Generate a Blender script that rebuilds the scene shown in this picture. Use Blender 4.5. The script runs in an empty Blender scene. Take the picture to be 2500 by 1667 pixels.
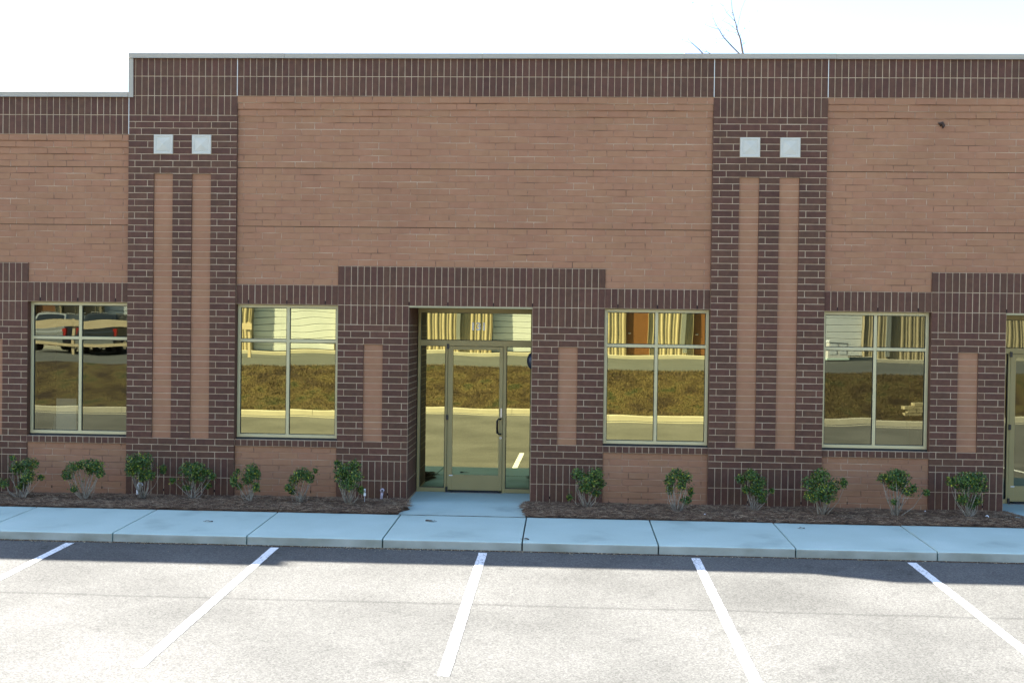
import bpy, math, random
from mathutils import Vector, Matrix, Euler, noise

# ------------------------------------------------------------------ camera, world, sun, exposure
scn = bpy.context.scene
C = scn.collection
cam_d = bpy.data.cameras.new('camera'); cam = bpy.data.objects.new('camera', cam_d); C.objects.link(cam)
YAW, PITCH, ROLL = -0.0488983, -0.0141951, 0.0133610
fwd = Vector((math.sin(YAW)*math.cos(PITCH), math.cos(YAW)*math.cos(PITCH), math.sin(PITCH)))
rgt = Vector((math.cos(YAW), -math.sin(YAW), 0)); upv = rgt.cross(fwd)
r2 = math.cos(ROLL)*rgt + math.sin(ROLL)*upv; u2 = -math.sin(ROLL)*rgt + math.cos(ROLL)*upv
M4 = Matrix((r2, u2, -fwd)).transposed().to_4x4(); M4.translation = Vector((5.19586, -17.0526, 2.75721))
cam.matrix_world = M4
cam_d.sensor_width = 36; cam_d.lens = 2680/2500*36; cam_d.clip_start = 0.1; cam_d.clip_end = 3000
scn.camera = cam

SUN = Vector((-1.515, 0.52, 1.0)).normalized()          # towards the sun
world = bpy.data.worlds.new('World'); scn.world = world; world.use_nodes = True
wn = world.node_tree; bg = wn.nodes['Background']
sky = wn.nodes.new('ShaderNodeTexSky'); sky.sky_type = 'NISHITA'; sky.sun_disc = False
sky.sun_elevation = math.asin(SUN.z); sky.sun_rotation = math.atan2(SUN.x, SUN.y)
sky.air_density = 1.0; sky.dust_density = 1.4; sky.ozone_density = 3.5; sky.altitude = 100
wn.links.new(sky.outputs[0], bg.inputs[0]); bg.inputs[1].default_value = 0.075
sd = bpy.data.lights.new('sun', 'SUN'); so = bpy.data.objects.new('sun', sd); C.objects.link(so)
sd.energy = 5.0; sd.angle = math.radians(0.53); sd.color = (1.0, 0.955, 0.895)
so.rotation_euler = (-SUN).to_track_quat('-Z', 'Y').to_euler(); so.location = (-30, 20, 40)
vs = scn.view_settings; vs.view_transform = 'Standard'; vs.look = 'None'; vs.gamma = 1; vs.use_curve_mapping = False
vs.exposure = 3.1

rnd = random.Random(7)
m = 0.1016                                            # brick module (4 inches)
def Z(row): return (68-row)*m

# ------------------------------------------------------------------ materials
def mat(name, cols, scale=3.0, rough=.8, bump=None, metal=0., spec=.3, rand=None, ramt=.2, detail=5, stretch=None, huer=0.0, fine=None):
    mt = bpy.data.materials.new(name); mt.use_nodes = True
    nt = mt.node_tree; N = nt.nodes; L = nt.links; b = N['Principled BSDF']
    b.inputs['Roughness'].default_value = rough; b.inputs['Metallic'].default_value = metal
    b.inputs['Specular IOR Level'].default_value = spec
    geo = N.new('ShaderNodeNewGeometry'); pos = geo.outputs['Position']
    if stretch:
        mp = N.new('ShaderNodeVectorMath'); mp.operation = 'MULTIPLY'; mp.inputs[1].default_value = stretch
        L.new(pos, mp.inputs[0]); pos = mp.outputs[0]
    tn = N.new('ShaderNodeTexNoise'); tn.inputs['Scale'].default_value = scale; tn.inputs['Detail'].default_value = detail
    L.new(pos, tn.inputs['Vector'])
    rp = N.new('ShaderNodeValToRGB'); L.new(tn.outputs['Fac'], rp.inputs[0])
    el = rp.color_ramp.elements
    if len(cols) == 1: cols = [(0, cols[0]), (1, cols[0])]
    elif not isinstance(cols[0][1], (tuple, list)): 
        cols = [(.3+.4*i/(len(cols)-1), c) for i, c in enumerate(cols)]
    while len(el) < len(cols): el.new(.5)
    for e, (p, c) in zip(el, cols): e.position = p; e.color = (*c, 1)
    out = rp.outputs[0]
    if fine:                                           # fine speckle: scale, dark factor, light factor
        f2 = N.new('ShaderNodeTexNoise'); f2.inputs['Scale'].default_value = fine[0]; f2.inputs['Detail'].default_value = 2
        L.new(geo.outputs['Position'], f2.inputs['Vector'])
        mr = N.new('ShaderNodeMapRange'); mr.inputs[1].default_value = .3; mr.inputs[2].default_value = .7
        mr.inputs[3].default_value = fine[1]; mr.inputs[4].default_value = fine[2]; L.new(f2.outputs['Fac'], mr.inputs[0])
        hs0 = N.new('ShaderNodeHueSaturation'); L.new(mr.outputs[0], hs0.inputs['Value']); L.new(out, hs0.inputs['Color']); out = hs0.outputs[0]
    if rand:
        if rand == 'object': ri = N.new('ShaderNodeObjectInfo').outputs['Random']
        else: ri = geo.outputs['Random Per Island']
        mr = N.new('ShaderNodeMapRange'); mr.inputs[3].default_value = 1-ramt; mr.inputs[4].default_value = 1+ramt; L.new(ri, mr.inputs[0])
        hs = N.new('ShaderNodeHueSaturation'); L.new(mr.outputs[0], hs.inputs['Value']); L.new(out, hs.inputs['Color'])
        if huer:
            w = N.new('ShaderNodeTexWhiteNoise'); w.noise_dimensions = '1D'; L.new(ri, w.inputs['W'])
            mh = N.new('ShaderNodeMapRange'); mh.inputs[3].default_value = .5-huer; mh.inputs[4].default_value = .5+huer
            L.new(w.outputs['Value'], mh.inputs[0]); L.new(mh.outputs[0], hs.inputs['Hue'])
        out = hs.outputs[0]
    L.new(out, b.inputs['Base Color'])
    if bump:
        bn = N.new('ShaderNodeTexNoise'); bn.inputs['Scale'].default_value = bump[0]; bn.inputs['Detail'].default_value = 4
        L.new(geo.outputs['Position'], bn.inputs['Vector'])
        bp = N.new('ShaderNodeBump'); bp.inputs['Strength'].default_value = bump[1]; bp.inputs['Distance'].default_value = bump[2]
        L.new(bn.outputs['Fac'], bp.inputs['Height']); L.new(bp.outputs[0], b.inputs['Normal'])
    return mt

def leafmat(name, cols, ramp_pos, rough=.45, rand='island'):
    mt = bpy.data.materials.new(name); mt.use_nodes = True
    N = mt.node_tree.nodes; L = mt.node_tree.links; b = N['Principled BSDF']
    geo = N.new('ShaderNodeNewGeometry'); rp = N.new('ShaderNodeValToRGB'); L.new(geo.outputs['Random Per Island'], rp.inputs[0])
    el = rp.color_ramp.elements
    while len(el) < len(cols): el.new(.5)
    for e, c, p in zip(el, cols, ramp_pos): e.position = p; e.color = (*c, 1)
    L.new(rp.outputs[0], b.inputs['Base Color']); b.inputs['Roughness'].default_value = rough
    b.inputs['Specular IOR Level'].default_value = .4
    return mt

def glassmat(name, refl, trans):
    mt = bpy.data.materials.new(name); mt.use_nodes = True
    N = mt.node_tree.nodes; L = mt.node_tree.links; N.remove(N['Principled BSDF'])
    g = N.new('ShaderNodeBsdfGlossy'); g.inputs['Roughness'].default_value = 0.0; g.inputs['Color'].default_value = (*refl, 1)
    t = N.new('ShaderNodeBsdfTransparent'); t.inputs['Color'].default_value = (*trans, 1)
    a = N.new('ShaderNodeAddShader'); L.new(g.outputs[0], a.inputs[0]); L.new(t.outputs[0], a.inputs[1])
    L.new(a.outputs[0], N['Material Output'].inputs[0])
    return mt

DARKC = [(.076, .0325, .0175), (.089, .0380, .0205), (.102, .0445, .0245)]
LIGHTC = [(.280, .134, .067), (.293, .142, .072), (.306, .150, .078)]
M = {}
M['dark_o'] = mat('dark_brick', DARKC, 14, .75, (90, .25, .003), fine=(.9, .90, 1.10), rand='object', ramt=.11, huer=.006)
M['dark_i'] = mat('dark_brickwork', DARKC, 14, .75, (90, .25, .003), fine=(.9, .90, 1.10), rand='island', ramt=.11, huer=.006)
M['light_o'] = mat('light_brick', LIGHTC, 9, .85, (120, .25, .003), fine=(.7, .93, 1.07), rand='object', ramt=.032, huer=.003)
M['light_i'] = mat('light_brickwork', LIGHTC, 9, .85, (120, .25, .003), fine=(.7, .93, 1.07), rand='island', ramt=.032, huer=.003)
M['mortar'] = mat('pale_mortar', [(.32, .22, .130), (.39, .28, .172), (.45, .335, .215)], 5, .9, (200, .3, .002))
M['fmortar'] = mat('tan_mortar', [(.33, (.13, .070, .042)), (.41, (.245, .125, .07)), (.49, (.30, .165, .098)), (.57, (.35, .22, .135)), (.68, (.45, .32, .21))], 2.4, .9, (200, .3, .002), detail=3, stretch=(.5, 1, 4))
M['smortar'] = mat('strip_mortar', [(.34, .20, .115), (.44, .30, .19)], 3, .9)
M['slot'] = mat('dark_slot', [(.012, .009, .008)], rough=.9)
M['shelf'] = mat('brown_shelf_joint', [(.07, .038, .018)], rough=.9)
M['sealant'] = mat('white_sealant', [(.60, .57, .49)], rough=.6)
M['tile'] = mat('cast_stone', [(.46, .425, .335), (.52, .48, .385)], 8, .7)
M['coping'] = mat('coping_metal', [(.33, .285, .215), (.37, .32, .245)], .7, .6, spec=.3)
M['frame'] = mat('champagne_aluminium', [(.44, .38, .20), (.48, .42, .225)], 2, .38, metal=.2, spec=.5)
M['eframe'] = mat('recess_shaded_aluminium', [(.33, .262, .105), (.365, .292, .122)], 2, .42, metal=.15, spec=.4)  # frame metal for the entrance, recess shade put into its darker colour
M['frame2'] = mat('bronze_soffit', [(.33, .29, .15), (.36, .31, .17)], 2, .5, metal=.2)
M['gasket'] = mat('black_gasket', [(.012, .014, .014)], rough=.5)
M['black'] = mat('black_hardware', [(.014, .013, .013)], rough=.35, spec=.5)
M['navy'] = mat('dark_fixture', [(.018, .022, .035)], rough=.35, spec=.5)
M['gold'] = glassmat('gold_mirror_glass', (.345, .33, .165), (.08, .075, .04))
M['bronze'] = glassmat('dark_mirror_glass', (.145, .147, .100), (.30, .29, .24))
M['vinyl'] = mat('white_vinyl', [(.88, .88, .86)], rough=.5)
M['steel'] = mat('brushed_steel', [(.55, .55, .52)], rough=.3, metal=.8)
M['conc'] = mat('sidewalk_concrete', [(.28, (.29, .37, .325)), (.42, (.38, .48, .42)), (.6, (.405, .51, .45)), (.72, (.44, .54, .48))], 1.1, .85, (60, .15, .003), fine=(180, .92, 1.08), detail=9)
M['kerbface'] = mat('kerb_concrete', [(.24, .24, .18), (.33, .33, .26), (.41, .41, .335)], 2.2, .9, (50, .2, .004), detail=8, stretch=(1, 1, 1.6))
M['bed'] = mat('pine_straw_bed', [(.04, .022, .011), (.08, .043, .022), (.13, .075, .040)], 14, .95, (60, .8, .02))
M['straw'] = leafmat('pine_straw', [(.034, .019, .010), (.10, .055, .028), (.19, .112, .060), (.38, .27, .16)], (0, .4, .75, 1), .8)
M['flake'] = leafmat('dry_flakes', [(.10, .06, .03), (.34, .25, .12), (.62, .52, .34)], (0, .45, 1), .8)
M['leaf'] = leafmat('holly_leaf', [(.012, .038, .009), (.030, .074, .011), (.064, .125, .013), (.13, .175, .014), (.38, .33, .02)], (0, .38, .74, .91, 1), .5)
M['stem'] = mat('shrub_bark', [(.17, .145, .105), (.36, .31, .23)], 25, .85)
M['twig'] = mat('dead_twig', [(.16, .12, .09), (.25, .20, .16)], 25, .9)
M['paint'] = mat('white_line_paint', [(.70, .70, .68), (.80, .80, .78)], 6, .7, (120, .3, .003), fine=(120, .85, 1.05))
def wornpaint():
    mt = M['paint']; N = mt.node_tree.nodes; L = mt.node_tree.links; b = N['Principled BSDF']
    src = b.inputs['Base Color'].links[0].from_socket; geo = N.new('ShaderNodeNewGeometry')
    t = N.new('ShaderNodeTexNoise'); t.inputs['Scale'].default_value = 38; t.inputs['Detail'].default_value = 6; t.inputs['Roughness'].default_value = .7; L.new(geo.outputs['Position'], t.inputs['Vector'])
    t2 = N.new('ShaderNodeTexNoise'); t2.inputs['Scale'].default_value = 1.7; L.new(geo.outputs['Position'], t2.inputs['Vector'])
    ad = N.new('ShaderNodeMath'); ad.operation = 'MULTIPLY_ADD'; ad.inputs[1].default_value = .35; L.new(t2.outputs['Fac'], ad.inputs[0]); L.new(t.outputs['Fac'], ad.inputs[2])
    mr = N.new('ShaderNodeMapRange'); mr.inputs[1].default_value = .72; mr.inputs[2].default_value = .80; L.new(ad.outputs[0], mr.inputs[0])
    mx = N.new('ShaderNodeMix'); mx.data_type = 'RGBA'; L.new(mr.outputs[0], mx.inputs['Factor']); L.new(src, mx.inputs['A']); mx.inputs['B'].default_value = (.15, .145, .125, 1)
    L.new(mx.outputs['Result'], b.inputs['Base Color'])
wornpaint()
M['pvc'] = mat('white_pvc', [(.80, .81, .80)], rough=.4)
M['bib'] = mat('grey_pink_pipe', [(.30, .24, .25), (.50, .42, .44)], 30, .5)
M['paper'] = mat('white_paper', [(.80, .80, .78)], rough=.8)
M['grey'] = mat('grey_plastic', [(.42, .42, .40)], rough=.6)
M['deadleaf'] = mat('dead_leaf', [(.06, .03, .02), (.10, .05, .03)], 30, .9)
M['bark'] = mat('tree_bark', [(.07, .06, .055), (.11, .095, .085)], 12, .9)
M['room'] = mat('interior_paint', [(.25, .24, .22)], rough=.9)
M['roof'] = mat('roof_membrane', [(.45, .45, .43)], rough=.9)
M['nest'] = mat('mud_nest', [(.04, .025, .02), (.08, .05, .035)], 40, .95)
M['ribbed'] = mat('tan_ribbed_metal', [(.225, .19, .115), (.26, .22, .135)], 1.5, .45, spec=.4)
M['rollup'] = mat('white_roll_door', [(.42, .45, .46), (.47, .50, .51)], 1.2, .5)
M['brown'] = mat('brown_steel_door', [(.125, .055, .019), (.145, .064, .023)], 1.5, .45)
M['greytrim'] = mat('grey_trim', [(.16, .17, .16)], rough=.5)
M['board'] = mat('fence_board', [(.42, .34, .21), (.52, .43, .28)], 6, .8, stretch=(.3, 1, 3))
M['farconc'] = mat('far_concrete', [(.33, .305, .23), (.38, .355, .275)], 2, .9)
M['paver'] = mat('yellow_block', [(.24, .20, .11), (.32, .27, .16)], 9, .9, rand='object', ramt=.12)
M['carpaint'] = mat('dark_car_paint', [(.02, .025, .03)], rough=.25, spec=.6)
M['carsilver'] = mat('silver_car_paint', [(.30, .32, .32)], rough=.3, metal=.4, spec=.6)
M['carglass'] = mat('car_glass', [(.012, .016, .018)], rough=.05, spec=.8)
M['tyre'] = mat('tyre', [(.015, .015, .015)], rough=.8)
M['chrome'] = mat('chrome', [(.6, .6, .6)], rough=.15, metal=1)
M['amber'] = mat('tail_light', [(.35, .02, .015)], rough=.3)
M['berm'] = mat('dry_grass_soil', [(.34, (.026, .015, .005)), (.46, (.056, .038, .011)), (.56, (.084, .062, .019)), (.66, (.033, .037, .008))], 1.3, .95, (18, 1.0, .08), detail=8, fine=(35, .55, 1.35))
M['blade'] = leafmat('grass_blades', [(.025, .016, .005), (.07, .044, .014), (.13, .09, .03), (.03, .045, .008)], (0, .45, .85, 1), .8)
M['ground'] = mat('wide_ground', [(.12, .11, .06), (.16, .14, .08)], .2, .95)

def asphalt(name, c0, c1, c2, fine, withdirt):
    mt = bpy.data.materials.new(name); mt.use_nodes = True
    N = mt.node_tree.nodes; L = mt.node_tree.links; b = N['Principled BSDF']
    geo = N.new('ShaderNodeNewGeometry'); P = geo.outputs['Position']
    t1 = N.new('ShaderNodeTexNoise'); t1.inputs['Scale'].default_value = .55; t1.inputs['Detail'].default_value = 6; L.new(P, t1.inputs['Vector'])
    r1 = N.new('ShaderNodeValToRGB'); e = r1.color_ramp.elements; e.new(.5)
    for el, p, c in zip(e, (.34, .5, .66), (c0, c1, c2)): el.position = p; el.color = (*c, 1)
    L.new(t1.outputs['Fac'], r1.inputs[0])
    v = N.new('ShaderNodeTexVoronoi'); v.inputs['Scale'].default_value = 75; L.new(P, v.inputs['Vector'])
    sep = N.new('ShaderNodeSeparateColor'); L.new(v.outputs['Color'], sep.inputs[0])
    mr = N.new('ShaderNodeMapRange'); mr.inputs[3].default_value = fine[0]; mr.inputs[4].default_value = fine[1]; L.new(sep.outputs[0], mr.inputs[0])
    hs = N.new('ShaderNodeHueSaturation'); L.new(mr.outputs[0], hs.inputs['Value']); L.new(r1.outputs[0], hs.inputs['Color'])
    out = hs.outputs[0]
    # oil spots and the paving seam
    t3 = N.new('ShaderNodeTexNoise'); t3.inputs['Scale'].default_value = 2.3; t3.inputs['Detail'].default_value = 3; L.new(P, t3.inputs['Vector'])
    m3 = N.new('ShaderNodeMapRange'); m3.inputs[1].default_value = .63; m3.inputs[2].default_value = .72; m3.inputs[3].default_value = 1; m3.inputs[4].default_value = .86
    L.new(t3.outputs['Fac'], m3.inputs[0])
    sx = N.new('ShaderNodeSeparateXYZ'); L.new(P, sx.inputs[0])
    wob = N.new('ShaderNodeTexNoise'); wob.noise_dimensions = '1D'; wob.inputs['Scale'].default_value = .8; L.new(sx.outputs[0], wob.inputs['W'])
    ad = N.new('ShaderNodeMath'); ad.operation = 'MULTIPLY_ADD'; ad.inputs[1].default_value = .08; L.new(wob.outputs['Fac'], ad.inputs[0]); L.new(sx.outputs[1], ad.inputs[2])
    a2 = N.new('ShaderNodeMath'); a2.operation = 'ADD'; a2.inputs[1].default_value = 5.13; L.new(ad.outputs[0], a2.inputs[0])
    ab = N.new('ShaderNodeMath'); ab.operation = 'ABSOLUTE'; L.new(a2.outputs[0], ab.inputs[0])
    ms = N.new('ShaderNodeMapRange'); ms.inputs[1].default_value = .012; ms.inputs[2].default_value = .05; ms.inputs[3].default_value = .74; ms.inputs[4].default_value = 1
    L.new(ab.outputs[0], ms.inputs[0])
    vd = N.new('ShaderNodeTexVoronoi'); vd.inputs['Scale'].default_value = 4.5; L.new(P, vd.inputs['Vector'])
    vm = N.new('ShaderNodeMapRange'); vm.inputs[1].default_value = .10; vm.inputs[2].default_value = .26; vm.inputs[3].default_value = .55; vm.inputs[4].default_value = 1; L.new(vd.outputs['Distance'], vm.inputs[0])
    t5 = N.new('ShaderNodeTexNoise'); t5.inputs['Scale'].default_value = .8; L.new(P, t5.inputs['Vector'])
    v5 = N.new('ShaderNodeMapRange'); v5.inputs[1].default_value = .56; v5.inputs[2].default_value = .66; L.new(t5.outputs['Fac'], v5.inputs[0])
    yb = N.new('ShaderNodeMapRange'); yb.inputs[1].default_value = -4.6; yb.inputs[2].default_value = -3.6; L.new(sx.outputs[1], yb.inputs[0])
    vq = N.new('ShaderNodeMath'); vq.operation = 'MULTIPLY'; L.new(v5.outputs[0], vq.inputs[0]); L.new(yb.outputs[0], vq.inputs[1])
    vx = N.new('ShaderNodeMix'); vx.data_type = 'FLOAT'; L.new(vq.outputs[0], vx.inputs['Factor']); vx.inputs['A'].default_value = 1; L.new(vm.outputs[0], vx.inputs['B'])
    mu0 = N.new('ShaderNodeMath'); mu0.operation = 'MULTIPLY'; L.new(m3.outputs[0], mu0.inputs[0]); L.new(vx.outputs['Result'], mu0.inputs[1])
    mu = N.new('ShaderNodeMath'); mu.operation = 'MULTIPLY'; L.new(mu0.outputs[0], mu.inputs[0]); L.new(ms.outputs[0], mu.inputs[1])
    h2 = N.new('ShaderNodeHueSaturation'); L.new(mu.outputs[0], h2.inputs['Value']); L.new(out, h2.inputs['Color'])
    L.new(h2.outputs[0], b.inputs['Base Color']); b.inputs['Roughness'].default_value = .9; b.inputs['Specular IOR Level'].default_value = .15
    bn = N.new('ShaderNodeTexNoise'); bn.inputs['Scale'].default_value = 85; bn.inputs['Detail'].default_value = 3; L.new(P, bn.inputs['Vector'])
    bp = N.new('ShaderNodeBump'); bp.inputs['Strength'].default_value = .45; bp.inputs['Distance'].default_value = .006
    L.new(bn.outputs['Fac'], bp.inputs['Height']); L.new(bp.outputs[0], b.inputs['Normal'])
    return mt
M['asphalt'] = asphalt('lot_asphalt', (.076, .0745, .067), (.094, .092, .083), (.112, .1095, .099), (.68, 1.34), True)
M['asphalt2'] = asphalt('upper_asphalt', (.070, .074, .070), (.080, .084, .080), (.090, .094, .090), (.9, 1.1), False)

def bricktex(name):
    mt = bpy.data.materials.new(name); mt.use_nodes = True
    N = mt.node_tree.nodes; L = mt.node_tree.links; b = N['Principled BSDF']
    geo = N.new('ShaderNodeNewGeometry'); sp = N.new('ShaderNodeSeparateXYZ'); L.new(geo.outputs['Position'], sp.inputs[0])
    cb = N.new('ShaderNodeCombineXYZ'); L.new(sp.outputs[0], cb.inputs[0]); L.new(sp.outputs[2], cb.inputs[1])
    bt = N.new('ShaderNodeTexBrick'); L.new(cb.outputs[0], bt.inputs['Vector']); bt.inputs['Scale'].default_value = 1
    bt.inputs['Brick Width'].default_value = 3*m; bt.inputs['Row Height'].default_value = m; bt.inputs['Mortar Size'].default_value = .005
    bt.inputs['Color1'].default_value = (.30, .16, .115, 1); bt.inputs['Color2'].default_value = (.33, .18, .13, 1); bt.inputs['Mortar'].default_value = (.4, .32, .25, 1)
    L.new(bt.outputs['Color'], b.inputs['Base Color']); b.inputs['Roughness'].default_value = .85
    return mt
M['bricktex'] = bricktex('far_brick_wall')

# ------------------------------------------------------------------ mesh helpers
class MB:
    def __init__(s): s.v = []; s.f = []
    def quad(s, a, b, c, d): n = len(s.v); s.v += [a, b, c, d]; s.f.append((n, n+1, n+2, n+3)); return s
    def tri(s, a, b, c): n = len(s.v); s.v += [a, b, c]; s.f.append((n, n+1, n+2)); return s
    def box(s, x0, x1, y0, y1, z0, z1):
        n = len(s.v)
        s.v += [(x0, y0, z0), (x1, y0, z0), (x1, y1, z0), (x0, y1, z0), (x0, y0, z1), (x1, y0, z1), (x1, y1, z1), (x0, y1, z1)]
        s.f += [(n, n+3, n+2, n+1), (n+4, n+5, n+6, n+7), (n, n+1, n+5, n+4), (n+1, n+2, n+6, n+5), (n+2, n+3, n+7, n+6), (n+3, n, n+4, n+7)]
        return s
    def prism(s, poly, axis, a, b):
        # poly: list of 2D points; axis 'x': points are (y,z) extruded a..b along x; 'y': points (x,z); 'z': (x,y)
        n = len(s.v); k = len(poly)
        def P(p, t): return {'x': (t, p[0], p[1]), 'y': (p[0], t, p[1]), 'z': (p[0], p[1], t)}[axis]
        s.v += [P(p, a) for p in poly] + [P(p, b) for p in poly]
        s.f.append(tuple(n+i for i in range(k))[::-1]); s.f.append(tuple(n+k+i for i in range(k)))
        for i in range(k): j = (i+1) % k; s.f.append((n+i, n+j, n+k+j, n+k+i))
        return s
    def brick(s, x0, x1, yf, yb, z0, z1, c=.004, face='y'):
        n = len(s.v)
        fr = [(x0+c, yf, z0+c), (x1-c, yf, z0+c), (x1-c, yf, z1-c), (x0+c, yf, z1-c)]
        md = [(x0, yf+c*.7, z0), (x1, yf+c*.7, z0), (x1, yf+c*.7, z1), (x0, yf+c*.7, z1)]
        bk = [(x0, yb, z0), (x1, yb, z0), (x1, yb, z1), (x0, yb, z1)]
        vs_ = fr+md+bk
        s.v += vs_
        s.f.append((n, n+1, n+2, n+3))
        for i in range(4):
            j = (i+1) % 4
            s.f.append((n+4+i, n+4+j, n+j, n+i)); s.f.append((n+8+i, n+8+j, n+4+j, n+4+i))
        return s
    def tube(s, pts, rad, k=6, cap=True):
        n0 = len(s.v); ringn = []
        pts = [Vector(p) for p in pts]
        for i, p in enumerate(pts):
            d = (pts[min(i+1, len(pts)-1)]-pts[max(i-1, 0)]).normalized()
            a = d.orthogonal().normalized() if i == 0 else (a-d*a.dot(d)).normalized()
            b = d.cross(a)
            r = rad[i] if isinstance(rad, (list, tuple)) else rad
            s.v += [tuple(p+r*(math.cos(2*math.pi*j/k)*a+math.sin(2*math.pi*j/k)*b)) for j in range(k)]
        for i in range(len(pts)-1):
            for j in range(k):
                q = (j+1) % k; A = n0+i*k
                s.f.append((A+j, A+q, A+k+q, A+k+j))
        if cap:
            s.f.append(tuple(n0+j for j in range(k))[::-1]); s.f.append(tuple(n0+(len(pts)-1)*k+j for j in range(k)))
        return s
    def mesh(s, name, mt, smooth=False):
        me = bpy.data.meshes.new(name); me.from_pydata([tuple(p) for p in s.v], [], s.f)
        if mt: me.materials.append(mt)
        if smooth: me.polygons.foreach_set('use_smooth', [True]*len(me.polygons))
        me.update(); return me
    def build(s, name, mt, parent=None, smooth=False, loc=None):
        return link(name, s.mesh(name, mt, smooth), parent, loc)
def link(name, me, parent=None, loc=None):
    o = bpy.data.objects.new(name, me); C.objects.link(o)
    if loc: o.location = loc
    if parent: o.parent = parent
    return o
def empty(name, loc=(0, 0, 0), label=None, cat=None, group=None):
    o = bpy.data.objects.new(name, None); C.objects.link(o); o.location = loc; o.empty_display_size = .1
    if label: tag(o, label, cat, group)
    return o
def tag(o, label, cat, group=None):
    o['label'] = label; o['category'] = cat
    if group: o['group'] = group
    return o
def kind(o, k): o['kind'] = k; return o

# ------------------------------------------------------------------ ground, lot, sidewalk
def lotz(d):
    if d < 9.5: return -.125-.03*d
    z9 = -.125-.285
    t = min(1, (d-9.5)/7.0); return z9+(-.12-z9)*(t*t*(3-2*t)*.5+t*.5)
g = MB(); g.quad((-900, -900, -.9), (900, -900, -.9), (900, 900, -.9), (-900, 900, -.9)); kind(g.build('ground', M['ground']), 'structure')
g = MB(); ys = [0.0, 2.0, 2.6, 3.5, 5, 6.5, 8, 9.5, 10.3, 11.2, 12, 13, 14, 15, 16, 16.62]
xs = [-60, 75]
for a, b in zip(ys[:-1], ys[1:]): g.quad((xs[0], -b, lotz(b)), (xs[1], -b, lotz(b)), (xs[1], -a, lotz(a)), (xs[0], -a, lotz(a)))
lot = kind(g.build('parking_lot', M['asphalt']), 'structure')
for k in range(-6, 9):                                # painted stall lines, 9 feet apart
    xc = 4.155+2.755*k; y0, y1 = 2.80+rnd.uniform(-.02, .02), 7.42; g = MB(); n = 46
    w = .056; rows = []
    for i in range(n+1):
        d = y0+(y1-y0)*i/n; rows.append((xc-w+rnd.uniform(-.003, .003), xc+w+rnd.uniform(-.003, .003), d))
    for a, b in zip(rows[:-1], rows[1:]):
        g.quad((b[0], -b[2], lotz(b[2])+.004), (b[1], -b[2], lotz(b[2])+.004), (a[1], -a[2], lotz(a[2])+.004), (a[0], -a[2], lotz(a[2])+.004))
    g.build('painted_line', M['paint'], lot)

# sidewalk panels with a turned-down edge; joints 6 feet apart
joints = [-.83, .99, 2.81, 4.66, 6.445, 8.22, 10.03]
while joints[0] > -24: joints.insert(0, joints[0]-1.815)
while joints[-1] < 32: joints.append(joints[-1]+1.815)
g = MB(); g.box(joints[0], joints[-1], -2.60, -1.10, -.30, -.125)
walk = kind(g.build('sidewalk', M['slot']), 'structure')
for a, b in zip(joints[:-1], joints[1:]):
    dz = rnd.uniform(-.004, .004); j = .0105
    prof = [(-1.08, -.034+dz), (-2.635, -.081+dz), (-2.653, -.084+dz), (-2.662, -.093+dz), (-2.666, -.105+dz), (-2.668, -.27), (-1.08, -.27)]
    g = MB(); g.prism(prof, 'x', a+j, b-j)
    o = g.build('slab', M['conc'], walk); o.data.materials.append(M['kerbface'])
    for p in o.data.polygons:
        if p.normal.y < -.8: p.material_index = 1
def entry_slab(x0, x1):
    g = MB(); g.prism([(1.3, -.012), (.1, -.024), (-1.064, -.034), (-1.064, -.25), (1.3, -.25)], 'x', x0, x1)
    return kind(g.build('entry_walk', M['conc']), 'structure')
for o_ in (-90, 0, 90): entry_slab((27+o_)*m+.006, (46+o_)*m-.006)
for o_ in (-90, 0, 90):                                # dirt in the joint between walk and sidewalk
    g = MB(); n = 60; xa, xb = (27+o_)*m-.1, (46+o_)*m+.1
    for i in range(n+1):
        x = xa+(xb-xa)*i/n; w = .010+.016*abs(noise.noise(Vector((x*5, 1, 0)))); g.v += [(x, -1.072-w, -.0295), (x, -1.072+w, -.0295)]
    for i in range(n): a = 2*i; g.f.append((a, a+2, a+3, a+1))
    kind(g.build('joint_dirt', M['bed']), 'stuff')

# ------------------------------------------------------------------ the brick building
bld = empty('brick_building', (5, .3, 0), 'long low brown brick office building with gold mirrored windows and entrance 131', 'building')
OFF = Vector((5, .3, 0))
def P(mb, name, mt, parent=bld, smooth=False):           # a part given in world coordinates
    o = mb.build(name, mt, None, smooth)
    o.parent = parent
    base = OFF if parent is bld else OFF
    o.matrix_parent_inverse = Matrix.Translation(-wloc(parent))
    return o
_w = {}
def wloc(o):
    if o is None: return Vector((0, 0, 0))
    return Vector(o.location) + (wloc(o.parent) + (o.matrix_parent_inverse.translation) if o.parent else Vector((0, 0, 0)))

YF, YP, YB = .020, .0, -.030                           # field, portal/header, pilaster/band brick faces
REC = .0045                                           # mortar lies this far behind the brick faces
BRICKS = []                                           # (kind, part key, x0, x1, z0, z1, yface, orient)
JW = .0055
def add(kind_, part, c0, c1, r0, r1, y):
    e0 = e1 = JW
    if part[0] in ('pilaster', 'entrance_surround'):
        for (a, b, ra, rb) in EDGES[part]:
            if ra <= r0 < rb:
                if c0 in (a, b): e0 = 0
                if c1 in (a, b): e1 = 0
    BRICKS.append((kind_, part, c0*m+e0, c1*m-e1, Z(r1)+JW, Z(r0)-JW, y))
EDGES = {}
for bay, o in enumerate((-90, 0, 90)):
    EDGES[('entrance_surround', bay)] = [(o+16, o+57, 32, 70)]+[(o+a+4, o+a+7, 44, 59) for a in (16, 46)]
for k, p in enumerate((-17, 73, 163)):
    EDGES[('pilaster', k)] = [(p, p+17, 0, 70), (p+4, p+7, 18, 59), (p+10, p+13, 18, 59)]
regions = {}                                          # part key -> list of boxes for its mortar/backing
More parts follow.
